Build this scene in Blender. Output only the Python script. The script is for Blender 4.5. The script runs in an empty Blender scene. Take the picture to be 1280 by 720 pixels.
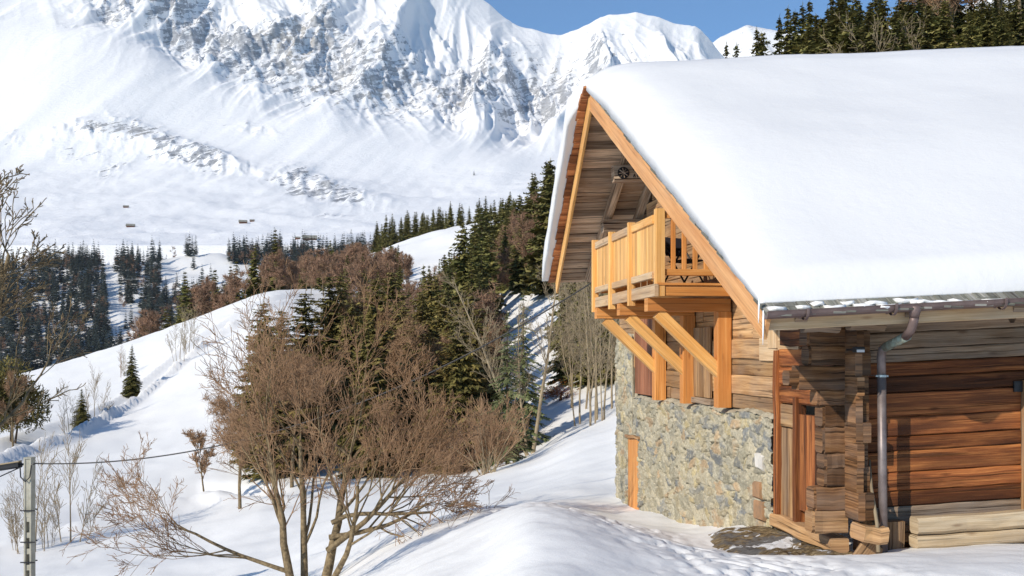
import bpy, math, random
import numpy as np
from mathutils import Vector, Matrix

R = math.radians
scene = bpy.context.scene
COL = scene.collection

# ------------------------------------------------------------------ camera
F = 1400.0                      # focal length in pixels of a 1280 wide frame
HZ = 440.0                      # row of the horizon
cam_d = bpy.data.cameras.new("camera")
cam_d.sensor_width = 36.0
cam_d.lens = 36.0 * F / 1280.0
cam_d.shift_y = (HZ - 360.0) / 1280.0
cam_d.clip_start = 0.1
cam_d.clip_end = 20000.0
cam = bpy.data.objects.new("camera", cam_d)
cam.location = (0, 0, 0)
cam.rotation_euler = (R(90), 0, 0)
COL.objects.link(cam)
scene.camera = cam

# ------------------------------------------------------------------ world, sun, exposure
SUN = Vector((-0.606, -0.605, 0.47)).normalized()
world = bpy.data.worlds.new("World")
scene.world = world
world.use_nodes = True
wn = world.node_tree.nodes
wl = world.node_tree.links
wn.clear()
sky = wn.new("ShaderNodeTexSky")
sky.sky_type = 'NISHITA'
sky.sun_disc = False
sky.sun_elevation = math.asin(SUN.z)
sky.sun_rotation = math.atan2(SUN.x, SUN.y) % (2 * math.pi)
sky.altitude = 2200.0
sky.air_density = 1.0
sky.dust_density = 0.0
sky.ozone_density = 3.5
bg = wn.new("ShaderNodeBackground")
bg.inputs['Strength'].default_value = 0.115
wo = wn.new("ShaderNodeOutputWorld")
tint = wn.new("ShaderNodeMix"); tint.data_type = 'RGBA'; tint.blend_type = 'MULTIPLY'
tint.inputs[0].default_value = 1.0; tint.inputs[7].default_value = (.80, 1.03, 1.12, 1)
wl.new(sky.outputs[0], tint.inputs[6]); wl.new(tint.outputs[2], bg.inputs['Color'])
wl.new(bg.outputs[0], wo.inputs['Surface'])

sun_d = bpy.data.lights.new("sun", 'SUN')
sun_d.energy = 3.7
sun_d.angle = R(0.55)
sun_d.color = (1.0, 0.91, 0.77)
sun = bpy.data.objects.new("sun", sun_d)
sun.rotation_euler = (-SUN).to_track_quat('-Z', 'Y').to_euler()
sun.location = (-30, -30, 30)
COL.objects.link(sun)

scene.view_settings.view_transform = 'Standard'
scene.view_settings.look = 'None'
scene.view_settings.gamma = 1.0
scene.view_settings.exposure = 0.32
scene.render.engine = 'CYCLES'
scene.cycles.use_denoising = True
scene.cycles.max_bounces = 6
scene.cycles.diffuse_bounces = 4
scene.cycles.transparent_max_bounces = 8
scene.cycles.volume_bounces = 0

rng = np.random.default_rng(7)
random.seed(7)

# ------------------------------------------------------------------ numpy noise
_perm = np.random.default_rng(3).permutation(4096)
_grad = np.random.default_rng(4).uniform(0, 2 * np.pi, 4096)


def _h(ix, iy):
    return _perm[(_perm[ix & 4095] + iy) & 4095]


def perlin(x, y):
    x = np.asarray(x, float); y = np.asarray(y, float)
    ix = np.floor(x).astype(int); iy = np.floor(y).astype(int)
    fx = x - ix; fy = y - iy
    u = fx * fx * fx * (fx * (fx * 6 - 15) + 10)
    v = fy * fy * fy * (fy * (fy * 6 - 15) + 10)

    def g(jx, jy, dx, dy):
        a = _grad[_h(jx, jy)]
        return np.cos(a) * dx + np.sin(a) * dy
    n00 = g(ix, iy, fx, fy); n10 = g(ix + 1, iy, fx - 1, fy)
    n01 = g(ix, iy + 1, fx, fy - 1); n11 = g(ix + 1, iy + 1, fx - 1, fy - 1)
    return ((n00 * (1 - u) + n10 * u) * (1 - v) + (n01 * (1 - u) + n11 * u) * v) * 1.5


def fbm(x, y, o=4, gain=0.5, lac=2.03):
    s = 0; a = 1.0
    for i in range(o):
        s = s + a * perlin(x + 17.3 * i, y - 9.1 * i)
        x = x * lac; y = y * lac; a *= gain
    return s


def ridged(x, y, o=5, gain=0.55):
    s = 0; a = 1.0; w = 1.0
    for i in range(o):
        n = 1 - np.abs(perlin(x + 31.7 * i, y + 11.9 * i)) * 1.6
        n = np.clip(n, 0, 1) ** 2
        s = s + a * n * w
        w = np.clip(n * 1.6, 0, 1)
        x = x * 2.07; y = y * 2.07; a *= gain
    return s


def sstep(a, b, x):
    t = np.clip((x - a) / (b - a), 0, 1)
    return t * t * (3 - 2 * t)


# ------------------------------------------------------------------ helpers
def tag(o, label=None, cat=None, group=None, kind=None):
    if label: o['label'] = label
    if cat: o['category'] = cat
    if group: o['group'] = group
    if kind: o['kind'] = kind
    return o


def empty(name, loc, rz=0.0, label=None, cat=None, group=None):
    o = bpy.data.objects.new(name, None)
    o.empty_display_size = 0.3
    o.location = loc
    o.rotation_euler = (0, 0, rz)
    COL.objects.link(o)
    tag(o, label, cat, group)
    return o


def link_mesh(name, me, mat, parent=None):
    o = bpy.data.objects.new(name, me)
    if mat is not None and len(me.materials) == 0:
        me.materials.append(mat)
    COL.objects.link(o)
    if parent is not None:
        o.parent = parent
    return o


def np_mesh(name, verts, faces, smooth=False, tone=None, attrs=None):
    """verts (n,3), faces (m,k) of one k; tone per face (m,)"""
    verts = np.asarray(verts, np.float32); faces = np.asarray(faces, np.int32)
    me = bpy.data.meshes.new(name)
    m, k = faces.shape
    me.vertices.add(len(verts)); me.vertices.foreach_set('co', verts.ravel())
    me.loops.add(m * k); me.loops.foreach_set('vertex_index', faces.ravel())
    me.polygons.add(m)
    me.polygons.foreach_set('loop_start', np.arange(0, m * k, k, dtype=np.int32))
    me.polygons.foreach_set('use_smooth', np.full(m, smooth))
    me.update(calc_edges=True)
    if tone is not None:
        a = me.attributes.new('tone', 'FLOAT', 'FACE')
        a.data.foreach_set('value', np.asarray(tone, np.float32))
    if attrs:
        for n_, v_ in attrs.items():
            v_ = np.asarray(v_, np.float32)
            if v_.ndim == 1:
                a = me.attributes.new(n_, 'FLOAT', 'POINT'); a.data.foreach_set('value', v_)
            else:
                a = me.attributes.new(n_, 'FLOAT_COLOR', 'POINT')
                a.data.foreach_set('color', np.c_[v_, np.ones(len(v_))].astype(np.float32).ravel())
    return me


class MB:
    """collects chamfered beams, boxes, tubes; builds ONE mesh"""
    def __init__(self, seed=0):
        self.v = []; self.f = []; self.uv = []; self.tone = []
        self.r = random.Random(seed)

    def _face(self, idx, uvs, tone):
        self.f.append(idx); self.uv.append(uvs); self.tone.append(tone)

    def beam(self, p0, p1, w, h, up=(0, 0, 1), seg=1, jit=0.0, ch=0.006, tone=None, taper=1.0, roll=0.0):
        p0 = Vector(p0); p1 = Vector(p1); d = p1 - p0; L = d.length; d.normalize()
        up = Vector(up)
        s = d.cross(up)
        if s.length < 1e-4: s = d.cross(Vector((0, 1, 0)))
        s.normalize(); u2 = s.cross(d).normalized()
        if roll:
            q = Matrix.Rotation(roll, 3, d); s = q @ s; u2 = q @ u2
        if tone is None: tone = self.r.random()
        ch = min(ch, w * 0.3, h * 0.3)
        a, b = w / 2, h / 2
        sec = [(-a + ch, -b), (a - ch, -b), (a, -b + ch), (a, b - ch), (a - ch, b), (-a + ch, b), (-a, b - ch), (-a, -b + ch)]
        per = [0.0]
        for i in range(8):
            x0, y0 = sec[i]; x1, y1 = sec[(i + 1) % 8]
            per.append(per[-1] + math.hypot(x1 - x0, y1 - y0))
        uo = self.r.uniform(0, 30); vo = self.r.uniform(0, 30)
        base = len(self.v)
        for i in range(seg + 1):
            t = i / seg
            c = p0 + d * (L * t)
            k = 1 + (taper - 1) * t
            jx = self.r.uniform(-jit, jit) if jit else 0
            jy = self.r.uniform(-jit, jit) if jit else 0
            for (x, y) in sec:
                e1 = self.r.uniform(-jit, jit) * .5 if jit else 0
                e2 = self.r.uniform(-jit, jit) * .5 if jit else 0
                self.v.append(c + s * (x * k + jx + e1) + u2 * (y * k + jy + e2))
        for i in range(seg):
            u0 = uo + L * i / seg; u1 = uo + L * (i + 1) / seg
            for j in range(8):
                j2 = (j + 1) % 8
                self._face([base + i * 8 + j, base + i * 8 + j2, base + (i + 1) * 8 + j2, base + (i + 1) * 8 + j],
                           [(u0, vo + per[j]), (u0, vo + per[j + 1]), (u1, vo + per[j + 1]), (u1, vo + per[j])], tone)
        e = base + seg * 8
        self._face([base + j for j in reversed(range(8))], [(uo + sec[j][0] * .4, vo + sec[j][1]) for j in reversed(range(8))], tone)
        self._face([e + j for j in range(8)], [(uo + sec[j][0] * .4, vo + sec[j][1]) for j in range(8)], tone)
        return self

    def box(self, x0, x1, y0, y1, z0, z1, **k):
        """axis box, grain along the longest side"""
        dx, dy, dz = x1 - x0, y1 - y0, z1 - z0
        cx, cy, cz = (x0 + x1) / 2, (y0 + y1) / 2, (z0 + z1) / 2
        m = max(dx, dy, dz)
        if m == dx: self.beam((x0, cy, cz), (x1, cy, cz), dy, dz, **k)
        elif m == dy: self.beam((cx, y0, cz), (cx, y1, cz), dx, dz, **k)
        else: self.beam((cx, cy, z0), (cx, cy, z1), dx, dy, up=(0, 1, 0), **k)
        return self

    def tube(self, pts, rad, n=10, tone=None, cap=True):
        pts = [Vector(p) for p in pts]
        if not isinstance(rad, (list, tuple)): rad = [rad] * len(pts)
        if tone is None: tone = self.r.random()
        base = len(self.v)
        up = Vector((0, 0, 1))
        d0 = (pts[1] - pts[0]).normalized()
        s = d0.cross(up)
        if s.length < 0.1: s = d0.cross(Vector((1, 0, 0)))
        s.normalize()
        L = 0
        Ls = []
        for i, p in enumerate(pts):
            d = (pts[min(i + 1, len(pts) - 1)] - pts[max(i - 1, 0)]).normalized()
            s = (s - d * s.dot(d)).normalized(); u = d.cross(s)
            if i: L += (p - pts[i - 1]).length
            Ls.append(L)
            for j in range(n):
                a = 2 * math.pi * j / n
                self.v.append(p + (s * math.cos(a) + u * math.sin(a)) * rad[i])
        for i in range(len(pts) - 1):
            for j in range(n):
                j2 = (j + 1) % n
                v0 = 2 * math.pi * rad[i] * j / n; v1 = 2 * math.pi * rad[i] * (j + 1) / n
                self._face([base + i * n + j, base + i * n + j2, base + (i + 1) * n + j2, base + (i + 1) * n + j],
                           [(Ls[i], v0), (Ls[i], v1), (Ls[i + 1], v1), (Ls[i + 1], v0)], tone)
        if cap:
            e = base + (len(pts) - 1) * n
            self._face([base + j for j in reversed(range(n))], [(0, 0)] * n, tone)
            self._face([e + j for j in range(n)], [(0, 0)] * n, tone)
        return self

    def poly(self, pts, tone=None):
        if tone is None: tone = self.r.random()
        b = len(self.v)
        for p in pts: self.v.append(Vector(p))
        self._face(list(range(b, b + len(pts))), [(p[0], p[1]) for p in pts], tone)
        return self

    def build(self, name, mat, parent=None, origin=(0, 0, 0), smooth=False):
        o_ = Vector(origin)
        me = bpy.data.meshes.new(name)
        me.from_pydata([tuple(v - o_) for v in self.v], [], self.f)
        uvl = me.uv_layers.new(name='UVMap')
        flat = [c for f in self.uv for p in f for c in p]
        uvl.data.foreach_set('uv', flat)
        a = me.attributes.new('tone', 'FLOAT', 'FACE')
        a.data.foreach_set('value', self.tone)
        if smooth: me.polygons.foreach_set('use_smooth', [True] * len(me.polygons))
        me.update()
        return link_mesh(name, me, mat, parent)


# ------------------------------------------------------------------ materials
class NT:
    def __init__(self, name, rough=0.7, spec=0.3):
        self.m = bpy.data.materials.new(name); self.m.use_nodes = True
        self.n = self.m.node_tree.nodes; self.l = self.m.node_tree.links
        self.b = self.n['Principled BSDF']
        self.b.inputs['Roughness'].default_value = rough
        self.b.inputs['Specular IOR Level'].default_value = spec

    def add(self, t, **k):
        n = self.n.new(t)
        for a, v in k.items(): setattr(n, a, v)
        return n

    def link(self, a, b): self.l.new(a, b)

    def noise(self, vec, scale, detail=4, rough=.55, dist=0.0):
        n = self.add("ShaderNodeTexNoise")
        n.inputs['Scale'].default_value = scale; n.inputs['Detail'].default_value = detail
        n.inputs['Roughness'].default_value = rough; n.inputs['Distortion'].default_value = dist
        if vec is not None: self.link(vec, n.inputs['Vector'])
        return n.outputs['Fac']

    def mapping(self, vec, sc, loc=None):
        n = self.add("ShaderNodeMapping"); n.inputs['Scale'].default_value = sc
        self.link(vec, n.inputs['Vector'])
        if loc is not None: self.link(loc, n.inputs['Location'])
        return n.outputs[0]

    def ramp(self, fac, stops, interp='LINEAR'):
        n = self.add("ShaderNodeValToRGB"); cr = n.color_ramp; cr.interpolation = interp
        while len(cr.elements) > 1: cr.elements.remove(cr.elements[-1])
        for i, (p, c) in enumerate(stops):
            e = cr.elements[0] if i == 0 else cr.elements.new(p)
            e.position = p
            if not isinstance(c, (tuple, list)): c = (c, c, c)
            e.color = (c[0], c[1], c[2], 1)
        self.link(fac, n.inputs[0])
        return n.outputs[0]

    def mix(self, fac, a, b, mode='MIX'):
        n = self.add("ShaderNodeMix"); n.data_type = 'RGBA'; n.blend_type = mode
        for i, x in ((0, fac), (6, a), (7, b)):
            if isinstance(x, (int, float)): n.inputs[i].default_value = x
            elif isinstance(x, (tuple, list)): n.inputs[i].default_value = (x[0], x[1], x[2], 1)
            else: self.link(x, n.inputs[i])
        return n.outputs[2]

    def math(self, op, a, b=0.0, clamp=False):
        n = self.add("ShaderNodeMath"); n.operation = op; n.use_clamp = clamp
        for i, x in ((0, a), (1, b)):
            if isinstance(x, (int, float)): n.inputs[i].default_value = x
            else: self.link(x, n.inputs[i])
        return n.outputs[0]

    def attr(self, name):
        n = self.add("ShaderNodeAttribute"); n.attribute_name = name
        return n

    def bump(self, h, strength=.3, dist=.02):
        n = self.add("ShaderNodeBump"); n.inputs['Strength'].default_value = strength
        n.inputs['Distance'].default_value = dist
        self.link(h, n.inputs['Height']); self.link(n.outputs[0], self.b.inputs['Normal'])

    def color(self, c):
        if isinstance(c, (tuple, list)): self.b.inputs['Base Color'].default_value = (c[0], c[1], c[2], 1)
        else: self.link(c, self.b.inputs['Base Color'])
        return self


def wood(name, dark, mid, light, vary=.45, stain=.5, crack=.8, stainc=(.05, .03, .02), rough=.75, bump=.5, grey=0.0):
    t = NT(name, rough, .2)
    uv = t.add("ShaderNodeUVMap").outputs[0]
    tone = t.attr('tone').outputs['Fac']
    cmb = t.add("ShaderNodeCombineXYZ"); t.link(t.math('MULTIPLY', tone, 37.0), cmb.inputs[2])
    g1 = t.noise(t.mapping(uv, (.55, 14, 1), cmb.outputs[0]), 1.0, 8, .72, .8)
    g2 = t.noise(t.mapping(uv, (1.4, 75, 1), cmb.outputs[0]), 1.0, 5, .7, .2)
    grain = t.math('ADD', t.math('MULTIPLY', g1, .62), t.math('MULTIPLY', g2, .38))
    m2 = t.mapping(uv, (.5, 3.0, 1), cmb.outputs[0])
    big = t.noise(m2, 1.0, 4, .6, .3)
    col = t.ramp(grain, [(.36, dark), (.49, mid), (.62, light)])
    st = t.ramp(big, [(.42, 0.0), (.62, 1.0)])
    col = t.mix(t.math('MULTIPLY', st, stain), col, stainc)
    if grey > 0:
        m4 = t.mapping(uv, (.8, 2.0, 1), cmb.outputs[0])
        g = t.ramp(t.noise(m4, 1.7, 3), [(.4, 0.0), (.65, 1.0)])
        col = t.mix(t.math('MULTIPLY', g, grey), col, (.27, .235, .20))
    v = t.math('ADD', t.math('MULTIPLY', tone, vary), 1 - vary * .5)
    cv = t.add("ShaderNodeCombineXYZ")
    for i in range(3): t.link(v, cv.inputs[i])
    col = t.mix(1.0, col, cv.outputs[0], 'MULTIPLY')
    m3 = t.mapping(uv, (.45, 30, 1), cmb.outputs[0])
    cr = t.noise(m3, 1.0, 3, .5, .4)
    crk = t.ramp(cr, [(.34, 1.0), (.40, 0.0)])
    col = t.mix(t.math('MULTIPLY', crk, crack), col, (.02, .012, .008))
    # knots
    vo = t.add("ShaderNodeTexVoronoi"); vo.inputs['Scale'].default_value = 1.0
    t.link(t.mapping(uv, (1.6, 5.5, 1), cmb.outputs[0]), vo.inputs['Vector'])
    kn = t.ramp(vo.outputs['Distance'], [(.05, 1.0), (.14, 0.0)])
    col = t.mix(t.math('MULTIPLY', kn, .55), col, (dark[0] * .5, dark[1] * .4, dark[2] * .4))
    t.color(col)
    t.bump(t.math('SUBTRACT', grain, crk), bump, .012)
    return t.m


def plain(name, c, rough=.5, metal=0.0, c2=None, scale=6.0, spec=.4, bump=0.0):
    t = NT(name, rough, spec)
    t.b.inputs['Metallic'].default_value = metal
    tc = t.add("ShaderNodeTexCoord").outputs['Object']
    n = t.noise(tc, scale, 5, .6)
    c2 = c2 or tuple(x * .75 for x in c)
    t.color(t.ramp(n, [(.35, c2), (.65, c)]))
    if bump: t.bump(n, bump, .01)
    return t.m


def snow_mat(name, base=(.84, .835, .82), fine=True, bscale=1.0):
    t = NT(name, .55, .25)
    tc = t.add("ShaderNodeTexCoord").outputs['Object']
    n1 = t.noise(tc, .35 * bscale, 5, .5)
    n2 = t.noise(tc, 11.0 * bscale, 8, .68)
    col = t.ramp(n1, [(.3, tuple(b * .965 for b in base)), (.7, base)])
    t.color(col)
    h = t.math('ADD', t.math('MULTIPLY', n1, 2.0), t.math('MULTIPLY', n2, .22))
    t.bump(h, .30, .12)
    t.b.inputs['Subsurface Weight'].default_value = 0.0
    return t.m


M = {}
M['snow'] = snow_mat('snow')
M['roofsnow'] = snow_mat('roof_snow_mat', (.75, .75, .75), True, .6)
M['new'] = wood('new_larch', (.50, .19, .045), (.64, .27, .07), (.78, .40, .14), .4, .5, .35, (.38, .13, .03), .6, .3, .06)
M['newpale'] = wood('new_spruce', (.55, .27, .075), (.72, .39, .12), (.84, .54, .23), .45, .5, .3, (.50, .22, .06), .6, .3, .12)
M['timber'] = wood('pale_timber', (.28, .19, .10), (.50, .38, .23), (.66, .54, .37), .4, .35, .4, (.25, .17, .09), .8, .6, .3)
M['raw'] = wood('greyed_new', (.40, .25, .13), (.56, .38, .21), (.70, .53, .34), .3, .35, .4, (.42, .2, .08), .7, .3, .3)
M['verge'] = wood('verge_board', (.40, .18, .07), (.62, .31, .12), (.74, .42, .19), .25, .4, .3, (.42, .16, .05), .6, .3, .12)
M['old'] = wood('old_log', (.06, .02, .009), (.22, .07, .022), (.46, .18, .055), 1.0, .85, .6, (.06, .022, .010), .7, .9)
M['oldpale'] = wood('old_pale', (.17, .085, .035), (.41, .235, .105), (.60, .38, .19), .6, .5, .6, (.16, .07, .03), .8, .8, .3)
M['olddark'] = wood('old_dark', (.055, .025, .01), (.20, .09, .034), (.42, .22, .095), .8, .55, .6, (.035, .018, .01), .8, .9, .25)
M['oldgrey'] = wood('old_grey', (.09, .055, .03), (.27, .185, .12), (.48, .36, .25), .5, .4, .6, (.09, .06, .04), .85, .8, .5)
M['soffit'] = wood('soffit_wood', (.17, .095, .05), (.50, .36, .24), (.76, .61, .45), 1.0, .5, .95, (.12, .07, .04), .8, .7, .4)
M['reddoor'] = wood('red_plank', (.17, .06, .03), (.28, .11, .055), (.40, .18, .10), .4, .3, .8, (.1, .04, .02), .75, .5)
M['shingle'] = wood('shingle_grey', (.10, .095, .08), (.24, .23, .20), (.38, .36, .32), .6, .5, .7, (.07, .08, .05), .9, .6)
M['tile'] = wood('shingle_red', (.20, .07, .03), (.38, .15, .06), (.55, .28, .12), .8, .5, .6, (.12, .06, .04), .8, .5)
M['gutter'] = plain('gutter_metal', (.20, .145, .13), .5, .35, (.13, .09, .085), 5)
M['pipe'] = plain('pipe_metal', (.25, .21, .20), .45, .4, (.16, .13, .125), 7)
M['verdigris'] = plain('verdigris', (.28, .36, .31), .6, .3, (.18, .17, .13), 14)
M['iron'] = plain('dark_iron', (.03, .03, .035), .5, .6)
M['zinc'] = plain('zinc_clip', (.5, .55, .55), .4, .6)
M['bark'] = plain('bark_grey', (.27, .205, .12), .9, 0, (.10, .075, .045), 14, .1, .9)
M['twig'] = plain('twig_brown', (.37, .235, .14), .8, 0, (.21, .125, .07), 1.6, .1)
M['twigpale'] = plain('twig_pale', (.36, .29, .19), .8, 0, (.22, .17, .11), 2, .1)
M['twigred'] = plain('twig_red', (.33, .20, .135), .9, 0, (.21, .135, .085), .4, .1)
M['beech'] = plain('beech_leaves', (.33, .13, .035), .8, 0, (.2, .07, .02), .6, .1)
M['barkfir'] = plain('bark_fir', (.13, .095, .07), .9, 0, (.07, .05, .035), 8, .1, .5)
M['concrete'] = plain('pole_concrete', (.42, .40, .33), .85, 0, (.30, .29, .23), 5, .2, .4)
M['ice'] = plain('ice', (.75, .82, .88), .15, 0, (.7, .78, .85), 5, .5)
M['black'] = plain('black_plastic', (.02, .02, .022), .45)
M['white'] = plain('white_plastic', (.7, .72, .74), .35)
M['canvas'] = plain('dark_canvas', (.05, .05, .07), .8)


def foliage(name, dark, mid, light, tint=(.3, .28, .1)):
    t = NT(name, .75, .15)
    tone = t.attr('tone').outputs['Fac']
    oi = t.add("ShaderNodeObjectInfo").outputs['Random']
    col = t.ramp(tone, [(.0, dark), (.55, mid), (1.0, light)])
    tc = t.add("ShaderNodeTexCoord").outputs['Object']
    n = t.noise(tc, .9, 3, .5)
    col = t.mix(t.ramp(n, [(.45, 0.0), (.75, .5)]), col, tint)
    k = t.math('ADD', t.math('MULTIPLY', oi, .5), .75)
    cv = t.add("ShaderNodeCombineXYZ")
    for i in range(3): t.link(k, cv.inputs[i])
    col = t.mix(1.0, col, cv.outputs[0], 'MULTIPLY')
    t.color(col)
    return t.m


M['fir'] = foliage('fir_needles', (.06, .07, .022), (.165, .16, .05), (.29, .26, .095), (.25, .18, .065))
M['firdeep'] = foliage('fir_needles_deep', (.04, .055, .02), (.11, .12, .042), (.20, .20, .075), (.17, .13, .055))
M['firhaze'] = foliage('fir_needles_hazed', (.05, .07, .07), (.095, .125, .115), (.15, .175, .145), (.14, .125, .11))  # distance haze put into the needle colour, paler and bluer than near firs
M['thuja'] = foliage('yew_needles', (.055, .055, .018), (.165, .145, .045), (.29, .235, .08), (.29, .17, .07))

# stone wall: colour comes from a per-vertex stone colour attribute
t = NT('rubble_stone', .9, .15)
c_ = t.attr('stone').outputs['Color']
tc = t.add("ShaderNodeTexCoord").outputs['Object']
n_ = t.noise(tc, 26, 6, .65)
n2_ = t.noise(tc, 4, 4, .6)
c2_ = t.mix(1.0, c_, t.ramp(n_, [(.25, .62), (.75, 1.3)]), 'MULTIPLY')
c2_ = t.mix(t.ramp(n2_, [(.5, 0.0), (.8, .35)]), c2_, (.36, .30, .20))
t.color(c2_)
t.bump(n_, .6, .02)
M['stone'] = t.m

# bare earth with straw and slabs
t = NT('bare_earth', .95, .1)
tc = t.add("ShaderNodeTexCoord").outputs['Object']
n_ = t.noise(t.mapping(tc, (7, 16, 7)), 1.0, 10, .8)
n3_ = t.noise(tc, 1.6, 6, .7)
n4_ = t.noise(tc, 2.3, 7, .65, .5)
ec = t.ramp(n_, [(.34, (.035, .025, .015)), (.46, (.15, .105, .055)), (.55, (.33, .25, .14)), (.66, (.50, .43, .30))])
ec = t.mix(t.ramp(n3_, [(.52, 0.0), (.58, 1.0)]), ec, t.ramp(n_, [(.3, (.10, .095, .09)), (.7, (.24, .23, .22))]))
ec = t.mix(t.ramp(n4_, [(.57, 0.0), (.60, 1.0)]), ec, (.84, .86, .88))
t.color(ec)
t.bump(n_, 1.0, .05)
M['earth'] = t.m

# mountain: snow with rock by attribute
t = NT('mountain_rock_snow', .8, .15)
rk = t.attr('rock').outputs['Fac']
tc = t.add("ShaderNodeTexCoord").outputs['Object']
mpr = t.add("ShaderNodeMapping"); mpr.inputs['Rotation'].default_value = (0, R(27), 0); mpr.inputs['Scale'].default_value = (.006, .008, .036)
vr = t.add("ShaderNodeVectorRotate"); vr.rotation_type = 'Y_AXIS'; vr.inputs['Angle'].default_value = R(28); t.link(tc, vr.inputs['Vector'])
nA1 = t.noise(t.mapping(vr.outputs[0], (.009, .009, .055)), 1.0, 9, .75, .8)
nA2 = t.noise(t.mapping(tc, (.035, .03, .014)), 1.0, 8, .75, .6)
nA = t.math('ADD', t.math('MULTIPLY', nA1, .6), t.math('MULTIPLY', nA2, .4))
nB = t.noise(tc, .006, 6, .6)
f = t.math('ADD', rk, t.math('MULTIPLY', t.math('SUBTRACT', nA, .5), 4.2))
f = t.ramp(f, [(.52, 0.0), (.58, 1.0)])
rc = t.ramp(nB, [(.35, (.31, .33, .37)), (.55, (.39, .40, .42)), (.72, (.48, .44, .38))])
nD = t.noise(t.mapping(tc, (.06, .06, .15)), 1.0, 7, .75)
rc = t.mix(1.0, rc, t.ramp(nD, [(.38, .45), (.6, 1.3)]), 'MULTIPLY')
t.color(t.mix(t.math('MULTIPLY', f, .92), (.93, .93, .935), rc))
t.bump(t.math('ADD', nA, t.math('MULTIPLY', nD, .6)), .5, 8.0)
M['mountain'] = t.m

# ------------------------------------------------------------------ terrain: profiles z(distance) for bearings
FAR = [(700, -45), (850, -8), (1000, 38), (1250, 120), (1600, 166), (2000, 256), (2600, 430)]
PROF = {
    -900: [(0, -1.9), (10, -3.4), (20, -5.5), (40, -8), (70, -8), (100, -8), (150, -5), (200, -20), (400, -70)] + FAR,
    0: [(0, -1.9), (8, -2.6), (14, -3.6), (20, -4.8), (30, -6.8), (40, -7.6), (50, -7.3), (60, -6.8), (75, -6.3), (100, -5.4), (150, -3.4), (185, -7), (300, -50), (450, -72)] + FAR,
    90: [(0, -1.9), (8, -2.6), (14, -3.6), (20, -4.7), (30, -6.6), (40, -7.3), (50, -7.2), (60, -6.7), (75, -6.0), (100, -4.8), (150, -.9), (180, -3), (300, -50), (450, -70)] + FAR,
    165: [(0, -1.9), (8, -2.5), (14, -3.4), (20, -4.6), (30, -6.4), (40, -7), (50, -6.9), (60, -6.4), (75, -5.7), (100, -4.1), (125, -1.2), (150, 1.8), (180, 0), (300, -45), (450, -70)] + FAR,
    250: [(0, -1.9), (8, -2.4), (14, -3.3), (20, -4.4), (30, -6.2), (40, -6.8), (50, -6.6), (60, -6), (75, -4.6), (100, -1.4), (130, 2.4), (155, 5.1), (180, 4), (300, -40), (450, -65)] + FAR,
    340: [(0, -1.9), (8, -2.3), (14, -3.2), (20, -4.3), (30, -5.8), (40, -6.1), (50, -6.1), (60, -5.2), (75, -3.2), (100, .8), (130, 5.4), (155, 8.8), (180, 9.2), (220, 5), (350, -40), (450, -60)] + FAR,
    400: [(0, -1.9), (8, -2.2), (14, -3.1), (18, -3.8), (30, -5.2), (40, -5.8), (50, -6.0), (60, -5.4), (75, -3.2), (100, .8), (150, 7), (200, 12), (250, 16), (350, 18), (450, 2), (600, -50)] + FAR,
    450: [(0, -1.9), (8, -2.1), (14, -2.9), (18, -3.4), (30, -4.7), (50, -5.9), (75, -3.5), (100, .5), (150, 7), (250, 17), (350, 31), (420, 33), (550, -10), (640, -48)] + FAR,
    520: [(0, -1.9), (10, -2.1), (14, -2.45), (18, -2.85), (30, -4.3), (50, -5.8), (75, -4.2), (100, -.5), (150, 5), (250, 18), (350, 38), (450, 44), (600, 0), (680, -45)] + FAR,
    600: [(0, -1.85), (10, -1.95), (14, -2.1), (18, -2.5), (30, -3.9), (45, -4.9), (60, -5.8), (75, -5), (100, -.8), (150, 6), (250, 24), (350, 43), (450, 50), (600, 5), (680, -45)] + FAR,
    660: [(0, -1.8), (8, -1.7), (12, -1.62), (15, -1.95), (20, -2.8), (30, -3.7), (45, -4.3), (55, -4.9), (75, -3), (100, 2), (150, 12), (250, 27), (350, 40), (450, 47), (600, 10), (690, -45)] + FAR,
    720: [(0, -1.8), (8, -1.7), (12, -1.65), (15, -2.1), (22, -3.0), (30, -3.3), (45, -3.2), (55, -3.9), (75, -1.5), (100, 4), (150, 15), (250, 31), (350, 42), (600, 10), (690, -45)] + FAR,
    775: [(0, -1.8), (8, -1.75), (12, -1.8), (15, -2.3), (22, -3.12), (30, -3.0), (45, -2.7), (60, -3), (75, 0), (100, 6), (150, 18), (250, 34), (400, 46), (600, 20), (690, -45)] + FAR,
    860: [(0, -1.85), (8, -1.8), (11, -1.9), (13, -2.25), (16, -2.6), (18, -2.85), (25, -2.8), (45, 0), (75, 4), (100, 9), (150, 22), (300, 45), (600, 20), (700, -45)] + FAR[1:],
    940: [(0, -1.9), (8, -1.85), (10.5, -1.95), (12.3, -2.3), (14, -2.36), (18, -2.4), (26, -2.2), (45, 2), (75, 9), (100, 15), (150, 27), (300, 50), (600, 30), (800, -45), (1000, 38)] + FAR[3:],
    1000: [(0, -1.9), (8, -1.95), (10.9, -1.98), (12, -2.25), (13.6, -2.27), (20, -2.3), (26, -2), (45, 3), (80, 13), (120, 24), (300, 60), (600, 70), (1250, 120)] + FAR[4:],
    1100: [(0, -1.9), (8, -1.95), (10.9, -1.97), (11.6, -2.12), (13.6, -2.2), (20, -2.2), (26, -1.6), (45, 5), (80, 18), (120, 30), (300, 70), (600, 90), (1250, 130)] + FAR[4:],
    1280: [(0, -1.9), (8, -1.85), (10.9, -1.9), (11.5, -2.0), (14, -2.1), (20, -2), (27, -1.2), (45, 7), (80, 23), (120, 38), (300, 90), (600, 120), (1250, 160)] + FAR[4:],
    1900: [(0, -1.9), (8, -1.8), (14, -1.8), (27, -1.0), (45, 8), (80, 24), (120, 40), (300, 100), (600, 150), (1250, 220), (2600, 500)],
}
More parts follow.
